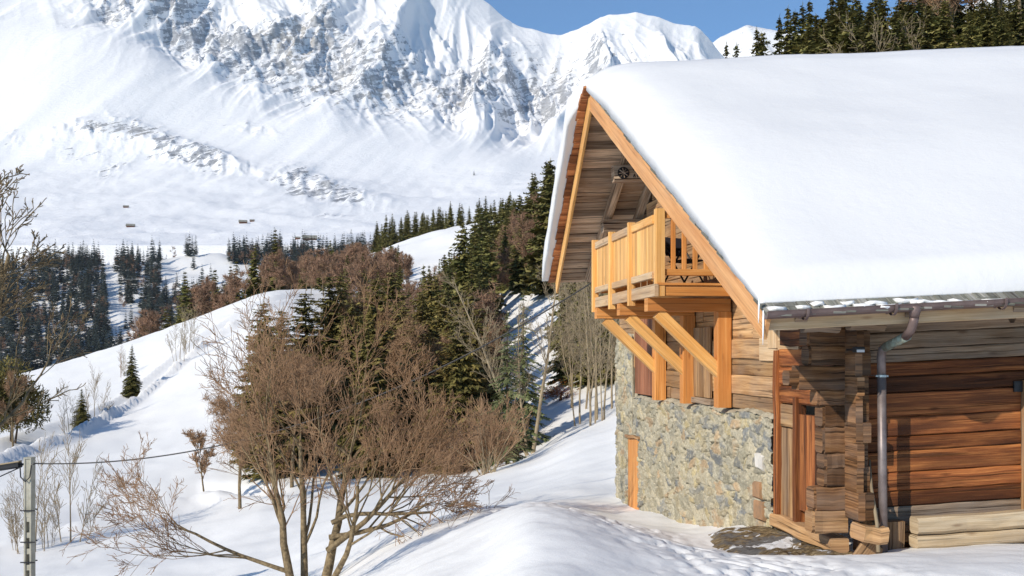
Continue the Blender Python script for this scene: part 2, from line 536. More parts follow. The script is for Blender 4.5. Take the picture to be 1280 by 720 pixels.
LG0, LG1, NLG = math.log(1.0), math.log(2700.0), 700
lgrid = np.linspace(LG0, LG1, NLG)
pgrid = np.arange(-900, 1901, 10.0)
cols = sorted(PROF)
tab_c = []
ker_w = 9
kx = np.exp(-0.5 * (np.arange(-20, 21) / 5.0) ** 2); kx /= kx.sum()
for c in cols:
    pr = PROF[c]
    rr = np.log(np.array([max(p[0], 1.0) for p in pr])); zz = np.array([p[1] for p in pr], float)
    zz = np.interp(lgrid, rr, zz)
    zz = np.convolve(np.pad(zz, 20, mode='edge'), kx, mode='valid')
    tab_c.append(zz)
tab_c = np.array(tab_c)
TAB = np.array([np.interp(pgrid, cols, tab_c[:, j]) for j in range(NLG)])      # (NLG, NP)
kp = np.exp(-0.5 * (np.arange(-6, 7) / 1.8) ** 2); kp /= kp.sum()
TAB = np.array([np.convolve(np.pad(row, 6, mode='edge'), kp, mode='valid') for row in TAB])

CA, SA = math.cos(math.atan(185 / 1400)), math.sin(math.atan(185 / 1400))


def w2b(X, Y):      # world -> building frame (D, t)
    return X * CA + Y * SA, -X * SA + Y * CA


def b2w(D, t):
    return D * CA - t * SA, D * SA + t * CA


def ground_z(X, Y):
    X = np.asarray(X, float); Y = np.asarray(Y, float)
    r = np.hypot(X, Y) + 1e-6
    cosv = Y / r
    cc = np.clip(cosv, .5, 1)
    Ye = np.maximum(r * cc, 1.001)
    tanv = np.where(cosv > .05, X / np.maximum(Y, .05 * r), np.sign(X) * 20)
    px = np.clip(640 + F * tanv, -900, 1900)
    fi = (np.clip(np.log(Ye), LG0, LG1 - 1e-6) - LG0) / (LG1 - LG0) * (NLG - 1)
    fj = (px + 900) / 10.0
    i0 = np.clip(fi.astype(int), 0, NLG - 2); j0 = np.clip(fj.astype(int), 0, len(pgrid) - 2)
    a = fi - i0; b = fj - j0
    z = (TAB[i0, j0] * (1 - a) + TAB[i0 + 1, j0] * a) * (1 - b) + (TAB[i0, j0 + 1] * (1 - a) + TAB[i0 + 1, j0 + 1] * a) * b
    # behind the camera: level ground
    bk = sstep(.2, -.6, cosv)
    z = z * (1 - bk) + (-1.9 - .02 * r) * bk
    amp = np.clip(r / 30, .25, 1)
    z = z + .16 * amp * fbm(X / 9, Y / 9, 3) + .05 * np.clip(r / 12, 0, 1) * fbm(X / 1.7, Y / 1.7, 3)
    z = z + np.clip((r - 90) / 200, 0, 1) * 3.0 * fbm(X / 60, Y / 60, 4) * np.clip(r / 300, .3, 2)
    z = z - np.clip(r - 1235, 0, None) * .35
    # trodden snow in front of the stone wall
    D, tt = w2b(X, Y)
    foot = np.exp(-((D - 3.3 + .12 * (tt - 12)) / .9) ** 2) * sstep(7, 9, tt) * sstep(20, 16, tt)
    z = z - foot * .075 * np.clip(fbm(X / .19, Y / .24, 3) * 1.4, -.15, 1)
    z = z + .010 * sstep(40, 15, r) * fbm(X / .5 + Y / 1.5, Y / .9, 3)
    # ploughed track up the left slope, a bank on its valley side
    pxn = 640 + F * tanv
    yt = np.interp(pxn, [-200, 0, 100, 180, 250, 340, 420], [61, 70, 82, 100, 118, 135, 150])
    dd = (Y - yt) / 3.2
    on = sstep(-300, -50, pxn) * sstep(430, 330, pxn) * (cosv > .3)
    z = z + on * (.75 * np.exp(-((dd + 1.3) / .45) ** 2) * (1 + .5 * fbm(X / 3, Y / 3, 2)) - .25 * np.exp(-(dd / .9) ** 2) + .5 * np.exp(-((dd - 1.6) / .6) ** 2))
    y2 = np.interp(pxn, [-100, 60, 140, 250, 420], [41, 44, 47, 50, 44])
    on2 = sstep(-200, 20, pxn) * sstep(420, 300, pxn) * (cosv > .3)
    z = z + on2 * (.25 * np.exp(-((Y - y2) / 1.1) ** 2) * (1 + fbm(X / 2.2, Y / 2.2, 3)) - .35 * np.exp(-((Y - y2 - 2.6) / 1.4) ** 2))
    return z


def at(px, Y):
    X = (px - 640) / F * Y
    return X, Y, float(ground_z(X, Y))


def find(px, y, Y0, Y1):
    """distance at which the terrain along a bearing stands at a given elevation"""
    Ys = np.linspace(Y0, Y1, 400)
    Xs = (px - 640) / F * Ys
    z = ground_z(Xs, Ys)
    yy = HZ - z * F / Ys
    k = int(np.argmin(np.abs(yy - y)))
    return float(Xs[k]), float(Ys[k]), float(z[k])


def polar_mesh(name, mat, ths, rs, zf, **kw):
    T_, R_ = np.meshgrid(ths, rs)
    X = R_ * np.sin(T_); Y = R_ * np.cos(T_)
    Z = zf(X, Y)
    n, m = X.shape
    idx = np.arange(n * m).reshape(n, m)
    fa = np.stack([idx[:-1, :-1], idx[1:, :-1], idx[1:, 1:], idx[:-1, 1:]], -1).reshape(-1, 4)[:, ::-1]
    me = np_mesh(name, np.stack([X, Y, Z], -1).reshape(-1, 3), fa, True)
    return link_mesh(name, me, mat)


th_in = np.arctan((np.arange(-260, 1560, 4.5) - 640) / F)
th_l = np.linspace(-math.pi, th_in[0], 60)[:-1]
th_r = np.linspace(th_in[-1], math.pi, 60)[1:]
ths = np.concatenate([th_l, th_in, th_r])
rs = [1.0]
while rs[-1] < 1420:
    r_ = rs[-1]
    rs.append(r_ * (1.02 if r_ < 7 else 1.0055 if r_ < 24 else 1.012))
g = polar_mesh('snow_ground', M['snow'], ths, np.array(rs), ground_z)
tag(g, 'snow covered ground', kind='structure')
# centre disc under the camera
mb = MB()
mb.poly([(math.sin(a) * 1.02, math.cos(a) * 1.02, float(ground_z(math.sin(a), math.cos(a)))) for a in np.linspace(2 * math.pi, 0, 40)[:-1]])
# (closed into the same kind of surface)
o = mb.build('snow_underfoot', M['snow']); tag(o, kind='structure')

# ------------------------------------------------------------------ mountain
pxs = np.arange(-500, 1400, 1.9)
RIDGE_P = [-500, 0, 200, 350, 450, 540, 590, 612, 628, 640, 656, 672, 700, 720, 740, 765, 795, 812, 830, 850, 862, 872, 885, 900, 950, 1100, 1400]
RIDGE_Y = [-160, -170, -150, -130, -90, -50, -14, 2, 20, 29, 34, 36, 40, 33, 26, 20, 14, 20, 24, 28, 30, 36, 48, 66, 110, 180, 240]
yr = np.interp(pxs, RIDGE_P, RIDGE_Y)
S = np.concatenate([np.linspace(0, .35, 60)[:-1], np.linspace(.35, 1.0, 430), np.linspace(1.0, 1.25, 20)[1:]])
P_, S_ = np.meshgrid(pxs, S)
# s: 0 -> Y 1240, .35 -> 2500 , 1 -> ridge
Yd = np.interp(S_, [0, .12, .35, .6, .8, 1.0, 1.25], [1240, 1700, 2500, 3150, 3600, 4000, 4700])
# image row along s for the undisturbed surface
rowb = np.interp(S[S <= 1.0], [0, .12, .22, .35, .55], [306, 289, 262, 222, 168])
YB = np.zeros_like(P_)
for j in range(len(pxs)):
    rdg = yr[j]
    b = np.array([308, 291, 264, 222, 222 + (rdg - 222) * .30, 222 + (rdg - 222) * .64, rdg])
    YB[:, j] = np.interp(S, [0, .12, .22, .35, .55, .78, 1.0], b)
_k = np.exp(-.5 * (np.arange(-30, 31) / 12.0) ** 2); _k /= _k.sum()
_top = int(np.argmin(np.abs(S - 1.0)))
for _A in (Yd, YB):
    _B = _A[:_top - 60].copy()
    _pd = np.concatenate([2 * _A[:1] - _A[30:0:-1], _A[:_top - 30]])
    for _j in range(_A.shape[1]):
        _A[:_top - 60, _j] = np.convolve(_pd[:, _j], _k, mode='valid')[:_top - 60]
Xd = (P_ - 640) / F * Yd
Zd = (HZ - YB) / F * Yd
beh = S_ > 1.0
Zd = np.where(beh, Zd - (S_ - 1.0) * 2200, Zd)
Zd[0, :] -= 60
# relief
q = Xd; hh = Zd
def blob(cx, cy, rx, ry, rot=0.0):
    a = R(rot); dx = P_ - cx; dy = YB - cy
    x2 = dx * math.cos(a) + dy * math.sin(a); y2 = -dx * math.sin(a) + dy * math.cos(a)
    return np.exp(-((x2 / rx) ** 2 + (y2 / ry) ** 2) ** 1.3)


wall = sstep(.42, .70, S_)
fan = sstep(.2, .4, S_) * (1 - wall)
rib = ridged((q * 1.0 - hh * .28 + 120 * fbm(q / 400, hh / 500, 2)) / 330, hh / 1500 + .3, 5, .52)
gl = ridged((q + hh * .55) / 150, hh / 700, 4, .55)
rsoft = np.clip(sum((blob(230, 20, 165, 50, 14), blob(320, 80, 120, 50, 20), blob(420, 70, 90, 75, 12), sstep(300, 420, P_))), 0, 1)
disp = wall * (95 * (rib - .9) + 20 * (gl - .8)) * (.12 + .88 * rsoft)
disp += fan * (7 * fbm((q - hh * .5) / 150, hh / 500, 3) + 16 * fbm(q / 400, hh / 300, 2))
meadow = sstep(0.0, .05, S_) * (1 - sstep(.3, .45, S_))
disp += meadow * 7 * fbm(q / 160, Yd / 160, 4)
rocks = (blob(230, 20, 150, 38, 14) + blob(300, 80, 80, 32, 20) + blob(400, 55, 60, 62, 12) + blob(520, 95, 110, 48, 8) + blob(440, 110, 60, 35, 10)
         + .8 * blob(640, 85, 70, 52, 10) + .7 * blob(705, 100, 45, 34, -20) + .6 * blob(760, 60, 50, 30))
low = blob(215, 188, 80, 17, 16) + .8 * blob(110, 178, 62, 9, -4) + .75 * blob(100, 196, 46, 6, -3) + .9 * blob(140, 212, 24, 11, -25) + .8 * blob(262, 208, 34, 14, 12)
low2 = .9 * blob(378, 226, 34, 15, 10) + .9 * blob(425, 243, 55, 15, 8) + .75 * blob(318, 160, 34, 9, 14) + .7 * blob(412, 268, 22, 4) + .55 * blob(350, 232, 40, 8, 20)
low3 = .8 * blob(14, 180, 16, 9) + .6 * blob(95, 45, 26, 6, 10) + .6 * blob(128, 52, 12, 6, 20)
bury = blob(560, -20, 40, 60, 10) * 0
steep_noise = ridged(q / 90, hh / 60, 4, .6) - .9
disp += wall * np.clip(rocks, 0, 1) * 14 * steep_noise
cl = np.clip(low + low2 + low3, 0, 1)
cx_ = np.interp(P_, [40, 90, 140, 200, 260, 300, 340, 380, 430, 490], [182, 178, 184, 192, 206, 216, 224, 232, 246, 256])
stp = sstep(9, -7, YB - cx_ + 5 * fbm(P_ / 14, YB / 9, 3)) * np.exp(-np.clip(cx_ - YB, 0, None) / 34)
disp += stp * 24 * np.clip(low * 1.3 + low2 * 1.1, 0, 1) * np.where(P_ > 310, .55, 1)
disp += cl * 5 * (ridged(q / 45, hh / 60, 4, .6) - .8)
# shoulder swelling on the left
disp += blob(110, 110, 130, 60, -10) * 70 + blob(20, 60, 120, 40) * 30
crest = 1 - sstep(.78, 1.0, S_) * .86
disp = disp * np.where(beh, .14, crest)
Zd = Zd + disp
# rock mask from true steepness and the cliff zones
gz_s = np.gradient(Zd, axis=0) / np.maximum(np.gradient(Yd, axis=0), 1)
gz_p = np.gradient(Zd, axis=1) / np.maximum(np.abs(np.gradient(Xd, axis=1)), .5)
slope = np.hypot(gz_s, gz_p)
rock = np.clip(rocks, 0, 1.1) * .40 + cl * .60 + wall * .12 * sstep(1.1, 2.2, slope) + np.clip(rocks, 0, 1) * .14 * sstep(.9, 1.9, slope)
rock += np.clip(rocks, 0, 1) * .22 * sstep(0, .7, gz_p) * wall
rock -= .07
n, m_ = Xd.shape
idx = np.arange(n * m_).reshape(n, m_)
fa = np.stack([idx[:-1, :-1], idx[:-1, 1:], idx[1:, 1:], idx[1:, :-1]], -1).reshape(-1, 4)
me = np_mesh('mountain', np.stack([Xd, Yd, Zd], -1).reshape(-1, 3), fa, True, attrs={'rock': rock.ravel()})
mo = link_mesh('mountain', me, M['mountain']); tag(mo, 'snowy rock mountain', kind='structure')
MT_Y, MT_Z = Yd, Zd


def on_mountain(px, y):
    j = int(round((px - pxs[0]) / 1.9))
    yy = HZ - Zd[:, j] / Yd[:, j] * F
    k = int(np.argmin(np.abs(yy[:400] - y)))
    return float(Xd[k, j]), float(Yd[k, j]), float(Zd[k, j])


# farther mountain on the right
px2 = np.arange(700, 1400, 3.0); s2 = np.linspace(0, 1.2, 70)
P2, S2 = np.meshgrid(px2, s2)
r2 = np.interp(px2, [700, 860, 884, 900, 915, 930, 945, 962, 1000, 1100, 1300, 1700], [130, 70, 54, 42, 35, 31, 30, 32, 40, 30, 60, 100])
Y2 = 5200 + S2 * 1400
ZZ = (HZ - (300 + (r2[None, :] - 300) * np.clip(S2, 0, 1))) / F * Y2
X2 = (P2 - 640) / F * Y2
ZZ = ZZ - np.clip(S2 - 1, 0, 1) * 3000 + (60 * (ridged(X2 / 350 + 9, ZZ / 900, 4) - .9)) * np.where(S2 > .95, .25, 1)
gp = np.gradient(ZZ, axis=1) / np.maximum(np.gradient(X2, axis=1), 1)
rk2 = .22 * sstep(.1, .8, gp) + .25 * np.exp(-((P2 - 938) / 18) ** 2) * sstep(.8, .97, S2)
idx = np.arange(X2.size).reshape(X2.shape)
fa = np.stack([idx[:-1, :-1], idx[:-1, 1:], idx[1:, 1:], idx[1:, :-1]], -1).reshape(-1, 4)
me = np_mesh('far_mountain', np.stack([X2, Y2, ZZ], -1).reshape(-1, 3), fa, True, attrs={'rock': rk2.ravel()})
mo2 = link_mesh('far_mountain', me, M['mountain']); tag(mo2, 'distant snowy peak', kind='structure')

# ==================================================================== CHALET
# building frame: x = D (into the house from the gable), y = t (along the gable), z up
CB = (5.26, 11.77, -2.2)
cx, cy = b2w(CB[0], CB[1])
chalet = empty('chalet', (cx, cy, CB[2]), math.atan(185 / 1400),
               'old log chalet on a rubble stone base with new balcony under deep snow', 'chalet')


def cb(mbx, name, mat, parent=None, smooth=False):
    o = mbx.build(name, M[mat], parent or chalet, CB, smooth)
    return o


GD = 5.26
TR, ZR = 18.1, 4.31


def roof_z(t, D):
    z = .41 + .527 * (t - 10.7) if t <= TR else ZR - .583 * (t - TR)
    return z + .05 * (D - 3.96)


def verge_D(t):
    return 3.96 - .26 * (t - 10.7) / 7.4 if t <= TR else 3.70 + .26 * (t - TR) / 4.7


DEND = 19.0
# ---- stone base wall, a displaced rubble sheet
def stone_patch(t0, t1, zb, zt, D, nt, nz, seed, topfun=None, side=False):
    rg = np.random.default_rng(seed)
    T, U = np.meshgrid(np.linspace(t0, t1, nt), np.linspace(0, 1, nz))
    top = topfun(T) if topfun is not None else zt
    Z = zb + U * (top - zb)
    # courses of stones with random widths (worley in stretched space)
    cellw, cellh = .30, .155
    gx = T / cellw; gy = Z / cellh
    gx = gx + .6 * perlin(T * 2.6, Z * 3.1 + seed) + .12 * perlin(T * 9, Z * 9); gy = gy + 1.1 * perlin(T * 1.9 + 5, Z * 2.2) + .12 * perlin(T * 8 + 3, Z * 11)
    d1 = np.full(T.shape, 9.); d2 = np.full(T.shape, 9.); idc = np.zeros(T.shape, int)
    ix = np.floor(gx).astype(int); iy = np.floor(gy).astype(int)
    for ox in (-1, 0, 1):
        for oy in (-1, 0, 1):
            jx = ix + ox; jy = iy + oy
            hsh = _h(jx + 900, jy + 900 + seed)
            fx = jx + (.1 + .8 * (hsh % 97) / 97) ; fy = jy + (.15 + .7 * ((hsh // 97) % 41) / 41)
            sz = .85 + .5 * ((hsh // 7) % 13) / 13
            dx = np.abs(gx - fx); dy = np.abs(gy - fy)
            dd = (dx ** 2.6 + dy ** 2.6) ** (1 / 2.6) * sz
            new = dd < d1
            d2 = np.where(new, d1, np.minimum(d2, dd)); idc = np.where(new, hsh, idc); d1 = np.where(new, dd, d1)
    edge = d2 - d1 + .16 * fbm(T * 14, Z * 20, 3)
    st = sstep(.04, .20, edge)
    pal = np.array([(.40, .35, .25), (.33, .31, .25), (.25, .25, .24), (.46, .39, .24), (.30, .28, .22), (.38, .35, .28), (.20, .21, .22), (.36, .32, .23), (.44, .40, .31), (.40, .30, .20), (.35, .33, .27)])
    pal = pal * np.array([1.0, .98, .92])
    cst = pal[idc % len(pal)] * (.8 + .4 * ((idc // 11) % 17) / 17)[..., None]
    mort = np.array([.45, .41, .31])
    lump = fbm(T * 5, Z * 9 + 3, 3)
    cov = sstep(.0, .55, lump)[..., None] * .7            # mortar smeared over stones
    colr = mort * (1 - st[..., None]) * (.8 + .2 * sstep(-.05, .05, edge))[..., None] + cst * st[..., None]
    colr = colr * (1 - cov) + mort * cov
    hgt = st * (.018 + .035 * ((idc // 5) % 9) / 9) + .012 * lump + .012 * fbm(T * 30, Z * 30, 2)
    crev = sstep(.07, .0, edge) * (fbm(T * 3, Z * 6, 2) > -.05)
    hgt = hgt - crev * .03
    colr = colr * (1 - .6 * crev[..., None])
    if side:
        P = np.stack([T * 0 + 0, T, Z], -1)
    return T, Z, hgt, colr


def sheet(V, colr, name):
    n_, m2 = V.shape[:2]
    idx = np.arange(n_ * m2).reshape(n_, m2)
    fa = np.stack([idx[:-1, :-1], idx[:-1, 1:], idx[1:, 1:], idx[1:, :-1]], -1).reshape(-1, 4)
    return V.reshape(-1, 3), fa, colr.reshape(-1, 3)


T, Z, hg, cl_ = stone_patch(13.74, 22.72, -3.6, -.85, 0, 620, 190, 5,
                            lambda T: np.where(T < 21.25, -.83 - .01 * (T - 13.7) + .03 * np.sin(T * 3.1), .32))
# the window-door opening in the wall is a recess
open_ = (T > 20.82) & (T < 21.72) & (Z > -3.4) & (Z < -1.66 + .03 * np.sin(T * 9))
hg = np.where(open_, -.04, hg)
front = np.stack([GD - .06 - hg, T, Z], -1)
V1, F1, C1 = sheet(front, cl_, 'a')
# rounded top ledge
lt = np.linspace(13.74, 22.72, 300); lu = np.linspace(0, 1, 10)
LT, LU = np.meshgrid(lt, lu)
ztop = np.where(LT < 21.25, -.83 - .01 * (LT - 13.7) + .03 * np.sin(LT * 3.1), .32)
ld = GD - .06 - .03 * (1 - LU) - .012 * fbm(LT * 4, LU * 2, 2) + LU * .32
lz = ztop + .05 * np.sin(np.clip(LU * 3, 0, 1) * 1.57) + .015 * fbm(LT * 6, LU * 3, 3)
V2, F2, C2 = sheet(np.stack([ld, LT, lz], -1), np.ones(LT.shape + (3,)) * np.array([.42, .38, .29]) * (1 + .25 * fbm(LT * 5, LU * 4, 3))[..., None], 'b')
VV = np.concatenate([V1, V2]) - np.array(CB); FF = np.concatenate([F1, F2 + len(V1)])
me = np_mesh('stone_base', VV, FF, True, attrs={'stone': np.clip(np.concatenate([C1, C2]), .02, .6)})
base = link_mesh('stone_base', me, M['stone'], chalet)
# stone returns (end toward the door, and the far corner)
mb = MB(3)
M['mortar'] = plain('mortar', (.42, .38, .30), .9, 0, (.30, .27, .21), 9, .1, .5)
mb.box(GD - .05, GD + .3, 13.70, 13.78, -3.0, -.84, seg=8, jit=.015)
cb(mb, 'stone_end', 'mortar')
mb = MB(4); mb.box(GD - .06, GD + 8, 22.62, 22.74, -3.8, .3, seg=6, jit=.02)
cb(mb, 'stone_return', 'mortar')
# feature stones by the right edge of the wall
mb = MB(9)
mb.beam((GD - .10, 14.02, -1.44), (GD - .10, 14.27, -1.41), .07, .21, seg=2, jit=.018, ch=.06)
mb.build('white_stone', plain('white_quartz', (.72, .68, .62), .7), chalet, CB)
mb = MB(10)
mb.beam((GD - .10, 13.98, -2.08), (GD - .10, 14.34, -2.08), .06, .25, seg=2, jit=.008, ch=.03)
mb.beam((GD - .10, 14.08, -1.81), (GD - .10, 14.36, -1.82), .07, .22, seg=2, jit=.012, ch=.06)
mb.build('ochre_stone', plain('ochre_stone_mat', (.42, .24, .13), .85, 0, (.28, .18, .11), 8, .1, .5), chalet, CB)

# low hatch door in the stone
mb = MB(21)
for k in range(4):
    mb.box(GD - .075, GD - .035, 20.84 + k * .215, 20.84 + k * .215 + .21, -3.4, -1.68, tone=.4 + .2 * (k % 2))
hatch = cb(mb, 'hatch_door', 'new')
hatch['label'] = 'small orange plank door low in the stone wall'
mb = MB(22); mb.beam((GD - .02, 20.75, -1.63), (GD - .02, 21.8, -1.66), .2, .06, seg=3, jit=.01)
cb(mb, 'lintel', 'oldpale')

# ---- gable wall of squared logs
mb = MB(31)
z = -.80
cz = 0
while z < 4.2:
    h = mb.r.uniform(.20, .29)
    zm = z + h / 2
    # extent of the wall at this height
    t_r = 13.74 if z < .0 else 11.85
    if z > .3: t_r = 10.75 + (z + h - .41) / .527 + .35
    t_l = 22.7 if zm < 1.4 else TR + (ZR - zm - .35) / .583
    if t_l - t_r < .4: break
    # logs of uneven length, butted
    cuts = [t_r]
    while cuts[-1] < t_l - 3.0:
        cuts.append(cuts[-1] + mb.r.uniform(2.2, 3.6))
    cuts.append(t_l)
    for a, b in zip(cuts[:-1], cuts[1:]):
        off = mb.r.uniform(0, .03)
        # the stone pier stands in front of the first courses at the far corner
        mb.beam((GD + .10 - off, a + .002, zm), (GD + .10 - off, b - .002, zm), .2, h - .003, seg=8, jit=.005, ch=.010)
    z += h; cz += 1
gable = cb(mb, 'gable_wall', 'oldpale')
# barn door of red brown planks + plank door under the balcony
mb = MB(32)
for k in range(6):
    a = 19.8 + k * .235
    mb.box(GD - .055, GD - .02, a, a + .228, -.80, .62, jit=.002)
bd = cb(mb, 'barn_door', 'reddoor'); bd['label'] = 'red brown plank door beside the far stone pier'
mb = MB(33)
mb.box(GD - .06, GD - .02, 19.68, 19.79, -.80, .7); cb(mb, 'door_post', 'oldpale')
mb = MB(330); mb.box(GD - .06, GD - .02, 21.22, 21.3, -.3, .7); cb(mb, 'door_post', 'oldpale')
mb = MB(34)
for k in range(3):
    mb.box(GD - .065, GD - .03, 16.42 + k * .29, 16.70 + k * .29, -.70, .38, jit=.002)
pd = cb(mb, 'plank_door', 'oldpale'); pd['label'] = 'pale weathered plank door between the middle balcony posts'
mb = MB(35); mb.box(GD - .10, GD - .01, 16.3, 17.4, -.80, -.71, jit=.006, seg=3)
cb(mb, 'door_sill', 'oldgrey')
# pale repair plank + short timbers near the eave corner
mb = MB(36)
mb.box(GD - .05, GD - .01, 13.72, 14.35, -.12, .18, jit=.004, seg=2, tone=.9)
mb.box(GD - .07, GD - .01, 13.70, 13.98, .05, .60, jit=.004, seg=2, tone=.95)
mb.box(GD - .045, GD - .01, 13.0, 13.68, .02, .42, jit=.004, seg=2, tone=.6)
cb(mb, 'repair_board', 'raw')

# ---- lower gable part beside the door (t 11.8 .. 13.7)
mb = MB(41)
mb.box(GD - .09, GD + .05, 13.60, 13.73, -2.22, .02, jit=.006, seg=8, tone=.7)      # tall post
mb.box(GD - .09, GD + .05, 12.98, 13.07, -2.22, -.55, jit=.006, seg=6, tone=.5)
cb(mb, 'door_frame', 'old')
mb = MB(42)
for k in range(2):
    mb.box(GD - .03, GD + .02, 13.08 + k * .26, 13.33 + k * .26, -2.08, -.95, jit=.003, seg=5)
mb.box(GD - .04, GD + .02, 13.08, 13.60, -.94, -.66, jit=.004, seg=2, tone=.3)
sd = cb(mb, 'side_door', 'oldpale'); sd['label'] = 'tall narrow plank door with a pale foot next to the stone wall'
mb = MB(43)
for k in range(3):
    mb.box(GD - .06, GD + .02, 12.22 + k * .25, 12.46 + k * .25, -1.9 - .05 * (k == 1), -.75, jit=.004, seg=4)
cb(mb, 'plank_panel', 'old')
mb = MB(44)
zz = -.64
while zz < .38:
    h = mb.r.uniform(.19, .27)
    mb.beam((GD + .04, 11.9, zz + h / 2), (GD + .04, 13.6, zz + h / 2), .18, h - .01, seg=5, jit=.008, ch=.02)
    zz += h
cb(mb, 'log_infill', 'old')
mb = MB(440); mb.beam((GD - .02, 11.85, -2.14), (GD - .02, 13.74, -2.14), .22, .17, seg=6, jit=.012, ch=.02, tone=.9)
cb(mb, 'threshold', 'oldpale')

# ---- side wall (faces the camera) of squared logs, with the notched corner
ST = 11.77
SL = .045
def zs(D, z): return z + SL * (D - GD)
bands = [(-2.16, .21, 'oldpale'), (-1.95, .20, 'oldgrey'), (-1.75, .17, 'old'), (-1.58, .21, 'old'), (-1.37, .24, 'old'), (-1.13, .16, 'old'), (-.97, .22, 'old'),
         (-.75, .27, 'old'), (-.48, .18, 'old'), (-.30, .16, 'old'), (-.14, .15, 'oldgrey'), (.01, .18, 'oldgrey'), (.19, .22, 'oldgrey'), (.41, .15, 'oldgrey')]
for i, (z0, h, mt) in enumerate(bands):
    w = MB(500 + i)
    jn = w.r.uniform(-.012, .012)
    tn = {3: .9, 4: .55, 5: .2, 6: .75, 7: .95, 8: .05, 9: .35}.get(i, w.r.random() * .6 + .2)
    w.beam((GD + .26, ST + .14 + jn, zs(GD + .26, z0 + h / 2)), (DEND - 1.2, ST + .14 + jn, zs(DEND - 1.2, z0 + h / 2)), .24, h - .006, seg=60, jit=.004, ch=.014, tone=tn)
    cb(w, 'wall_log', mt)
w = MB(521); w.box(5.50, 5.88, ST - .16, ST + .1, -2.32, -1.86, seg=2, jit=.01, ch=.02); cb(w, 'footing_block', 'oldpale')
w = MB(520); w.box(GD + .25, DEND - 1.3, ST + .20, ST + .34, -2.3, .45, ch=.01); cb(w, 'wall_core', 'olddark')
# protruding side logs (left of the corner) : long faces seen, heads pointing left
zz = -2.0; k = 0
lens = [.40, .38, .26, .26, .28, .28, .34, .58, .44, .46, .36, .34, .32]
while zz < .36:
    h = [.25, .26, .2, .17, .29, .24, .17, .27, .22, .2, .17, .17, .17][k % 13]
    L = lens[k % 13]
    mb = MB(530 + k)
    mb.beam((GD - L + .05, ST + .10, zz + h / 2), (GD + .03, ST + .10, zz + h / 2), .22, h - .003, seg=4, jit=.006, ch=.012, tone=mb.r.random() * .75)
    mb.beam((GD - L + (-.06 if k == 7 else .02), ST + .10, zz + h / 2), (GD - L + .051, ST + .10, zz + h / 2), .21, h * (.6 if k == 7 else .93), seg=1, jit=.004, ch=.03, tone=mb.tone[0])
    cb(mb, 'corner_log', 'olddark' if k > 0 else 'oldpale')
    zz += h; k += 1
# heads of the gable logs coming toward the camera
zz = -1.82; k = 0
while zz < .40:
    h = [.30, .27, .26, .22, .3, .2, .25, .24, .2, .22][k % 10]
    pr = [.36, .31, .32, .30, .29, .33, .28, .31, .3, .3][k % 10]
    mb = MB(560 + k)
    mb.beam((GD + .035, ST - pr, zz + h / 2), (GD + .035, ST + .05, zz + h / 2), .08, h - .001, seg=2, jit=.003, ch=.006, tone=mb.r.random() * .7)
    mb.beam((GD + .12, ST - pr + .05 * (k % 3), zz + h / 2 + .01), (GD + .12, ST + .05, zz + h / 2 + .01), .095, h - .004, seg=2, jit=.003, ch=.008, tone=mb.r.random() * .45)
    cb(mb, 'log_head', 'olddark')
    zz += h; k += 1
mb = MB(56)
mb.beam((GD - .02, ST - .36, -1.93), (GD + .25, ST - .36, -1.96), .36, .17, seg=3, jit=.012, ch=.03)
cb(mb, 'corner_sleeper', 'oldpale')
mb = MB(57)
mb.beam((GD - .02, ST - .30, -2.36), (GD + .2, ST - .30, -2.06), .05, .26, seg=2, jit=.006, ch=.01)
cb(mb, 'prop_board', 'oldpale')
# footing stones beneath the side wall
mb = MB(58)
for k in range(16):
    a = GD + .35 + k * .5
    mb.beam((a, ST + .05, -2.3 + .02 * k), (a + mb.r.uniform(.3, .48), ST + .06, -2.3 + .02 * k), .26, .2, seg=2, jit=.03, ch=.05)
mb.build('footing_stone', M['concrete'], chalet, CB)
# vertical doorpost at right edge with dark slot
mb = MB(59)
mb.box(7.36, 7.52, ST - .07, ST + .04, -2.0, -.32, seg=6, jit=.005, tone=.7)
cb(mb, 'wall_post', 'oldpale')
mb = MB(590); mb.box(7.26, 7.36, ST - .012, ST + .02, -.45, -.33, ch=.002); cb(mb, 'wall_slot', 'black')
# wall plate, rafter tails, fascia below the gutter
for k in range(10):
    D = 4.35 + k * 1.18
    mb = MB(600 + k)
    mb.beam((D, 10.78, roof_z(10.78, D) - .17), (D, 13.2, roof_z(13.2, D) - .17), .13, .16, seg=3, jit=.006, ch=.02)
    cb(mb, 'rafter_tail', 'oldgrey')
for (D, pr) in ((4.85, .0), (5.36, .55), (7.25, .6), (9.3, .6)):
    mb = MB(int(D * 100)); mb.beam((D - .2, ST - .30, .30 + SL * (D - GD)), (D + .2, ST - .30, .30 + SL * (D - GD)), .16, .14, seg=2, jit=.01, ch=.05)
    cb(mb, 'eave_bracket', 'oldgrey')
mb = MB(62)
mb.beam((3.98, 10.80, .28), (DEND, 10.80, .28 + .05 * (DEND - 3.98)), .035, .13, seg=12, jit=.002, tone=.7)
cb(mb, 'fascia_board', 'raw')

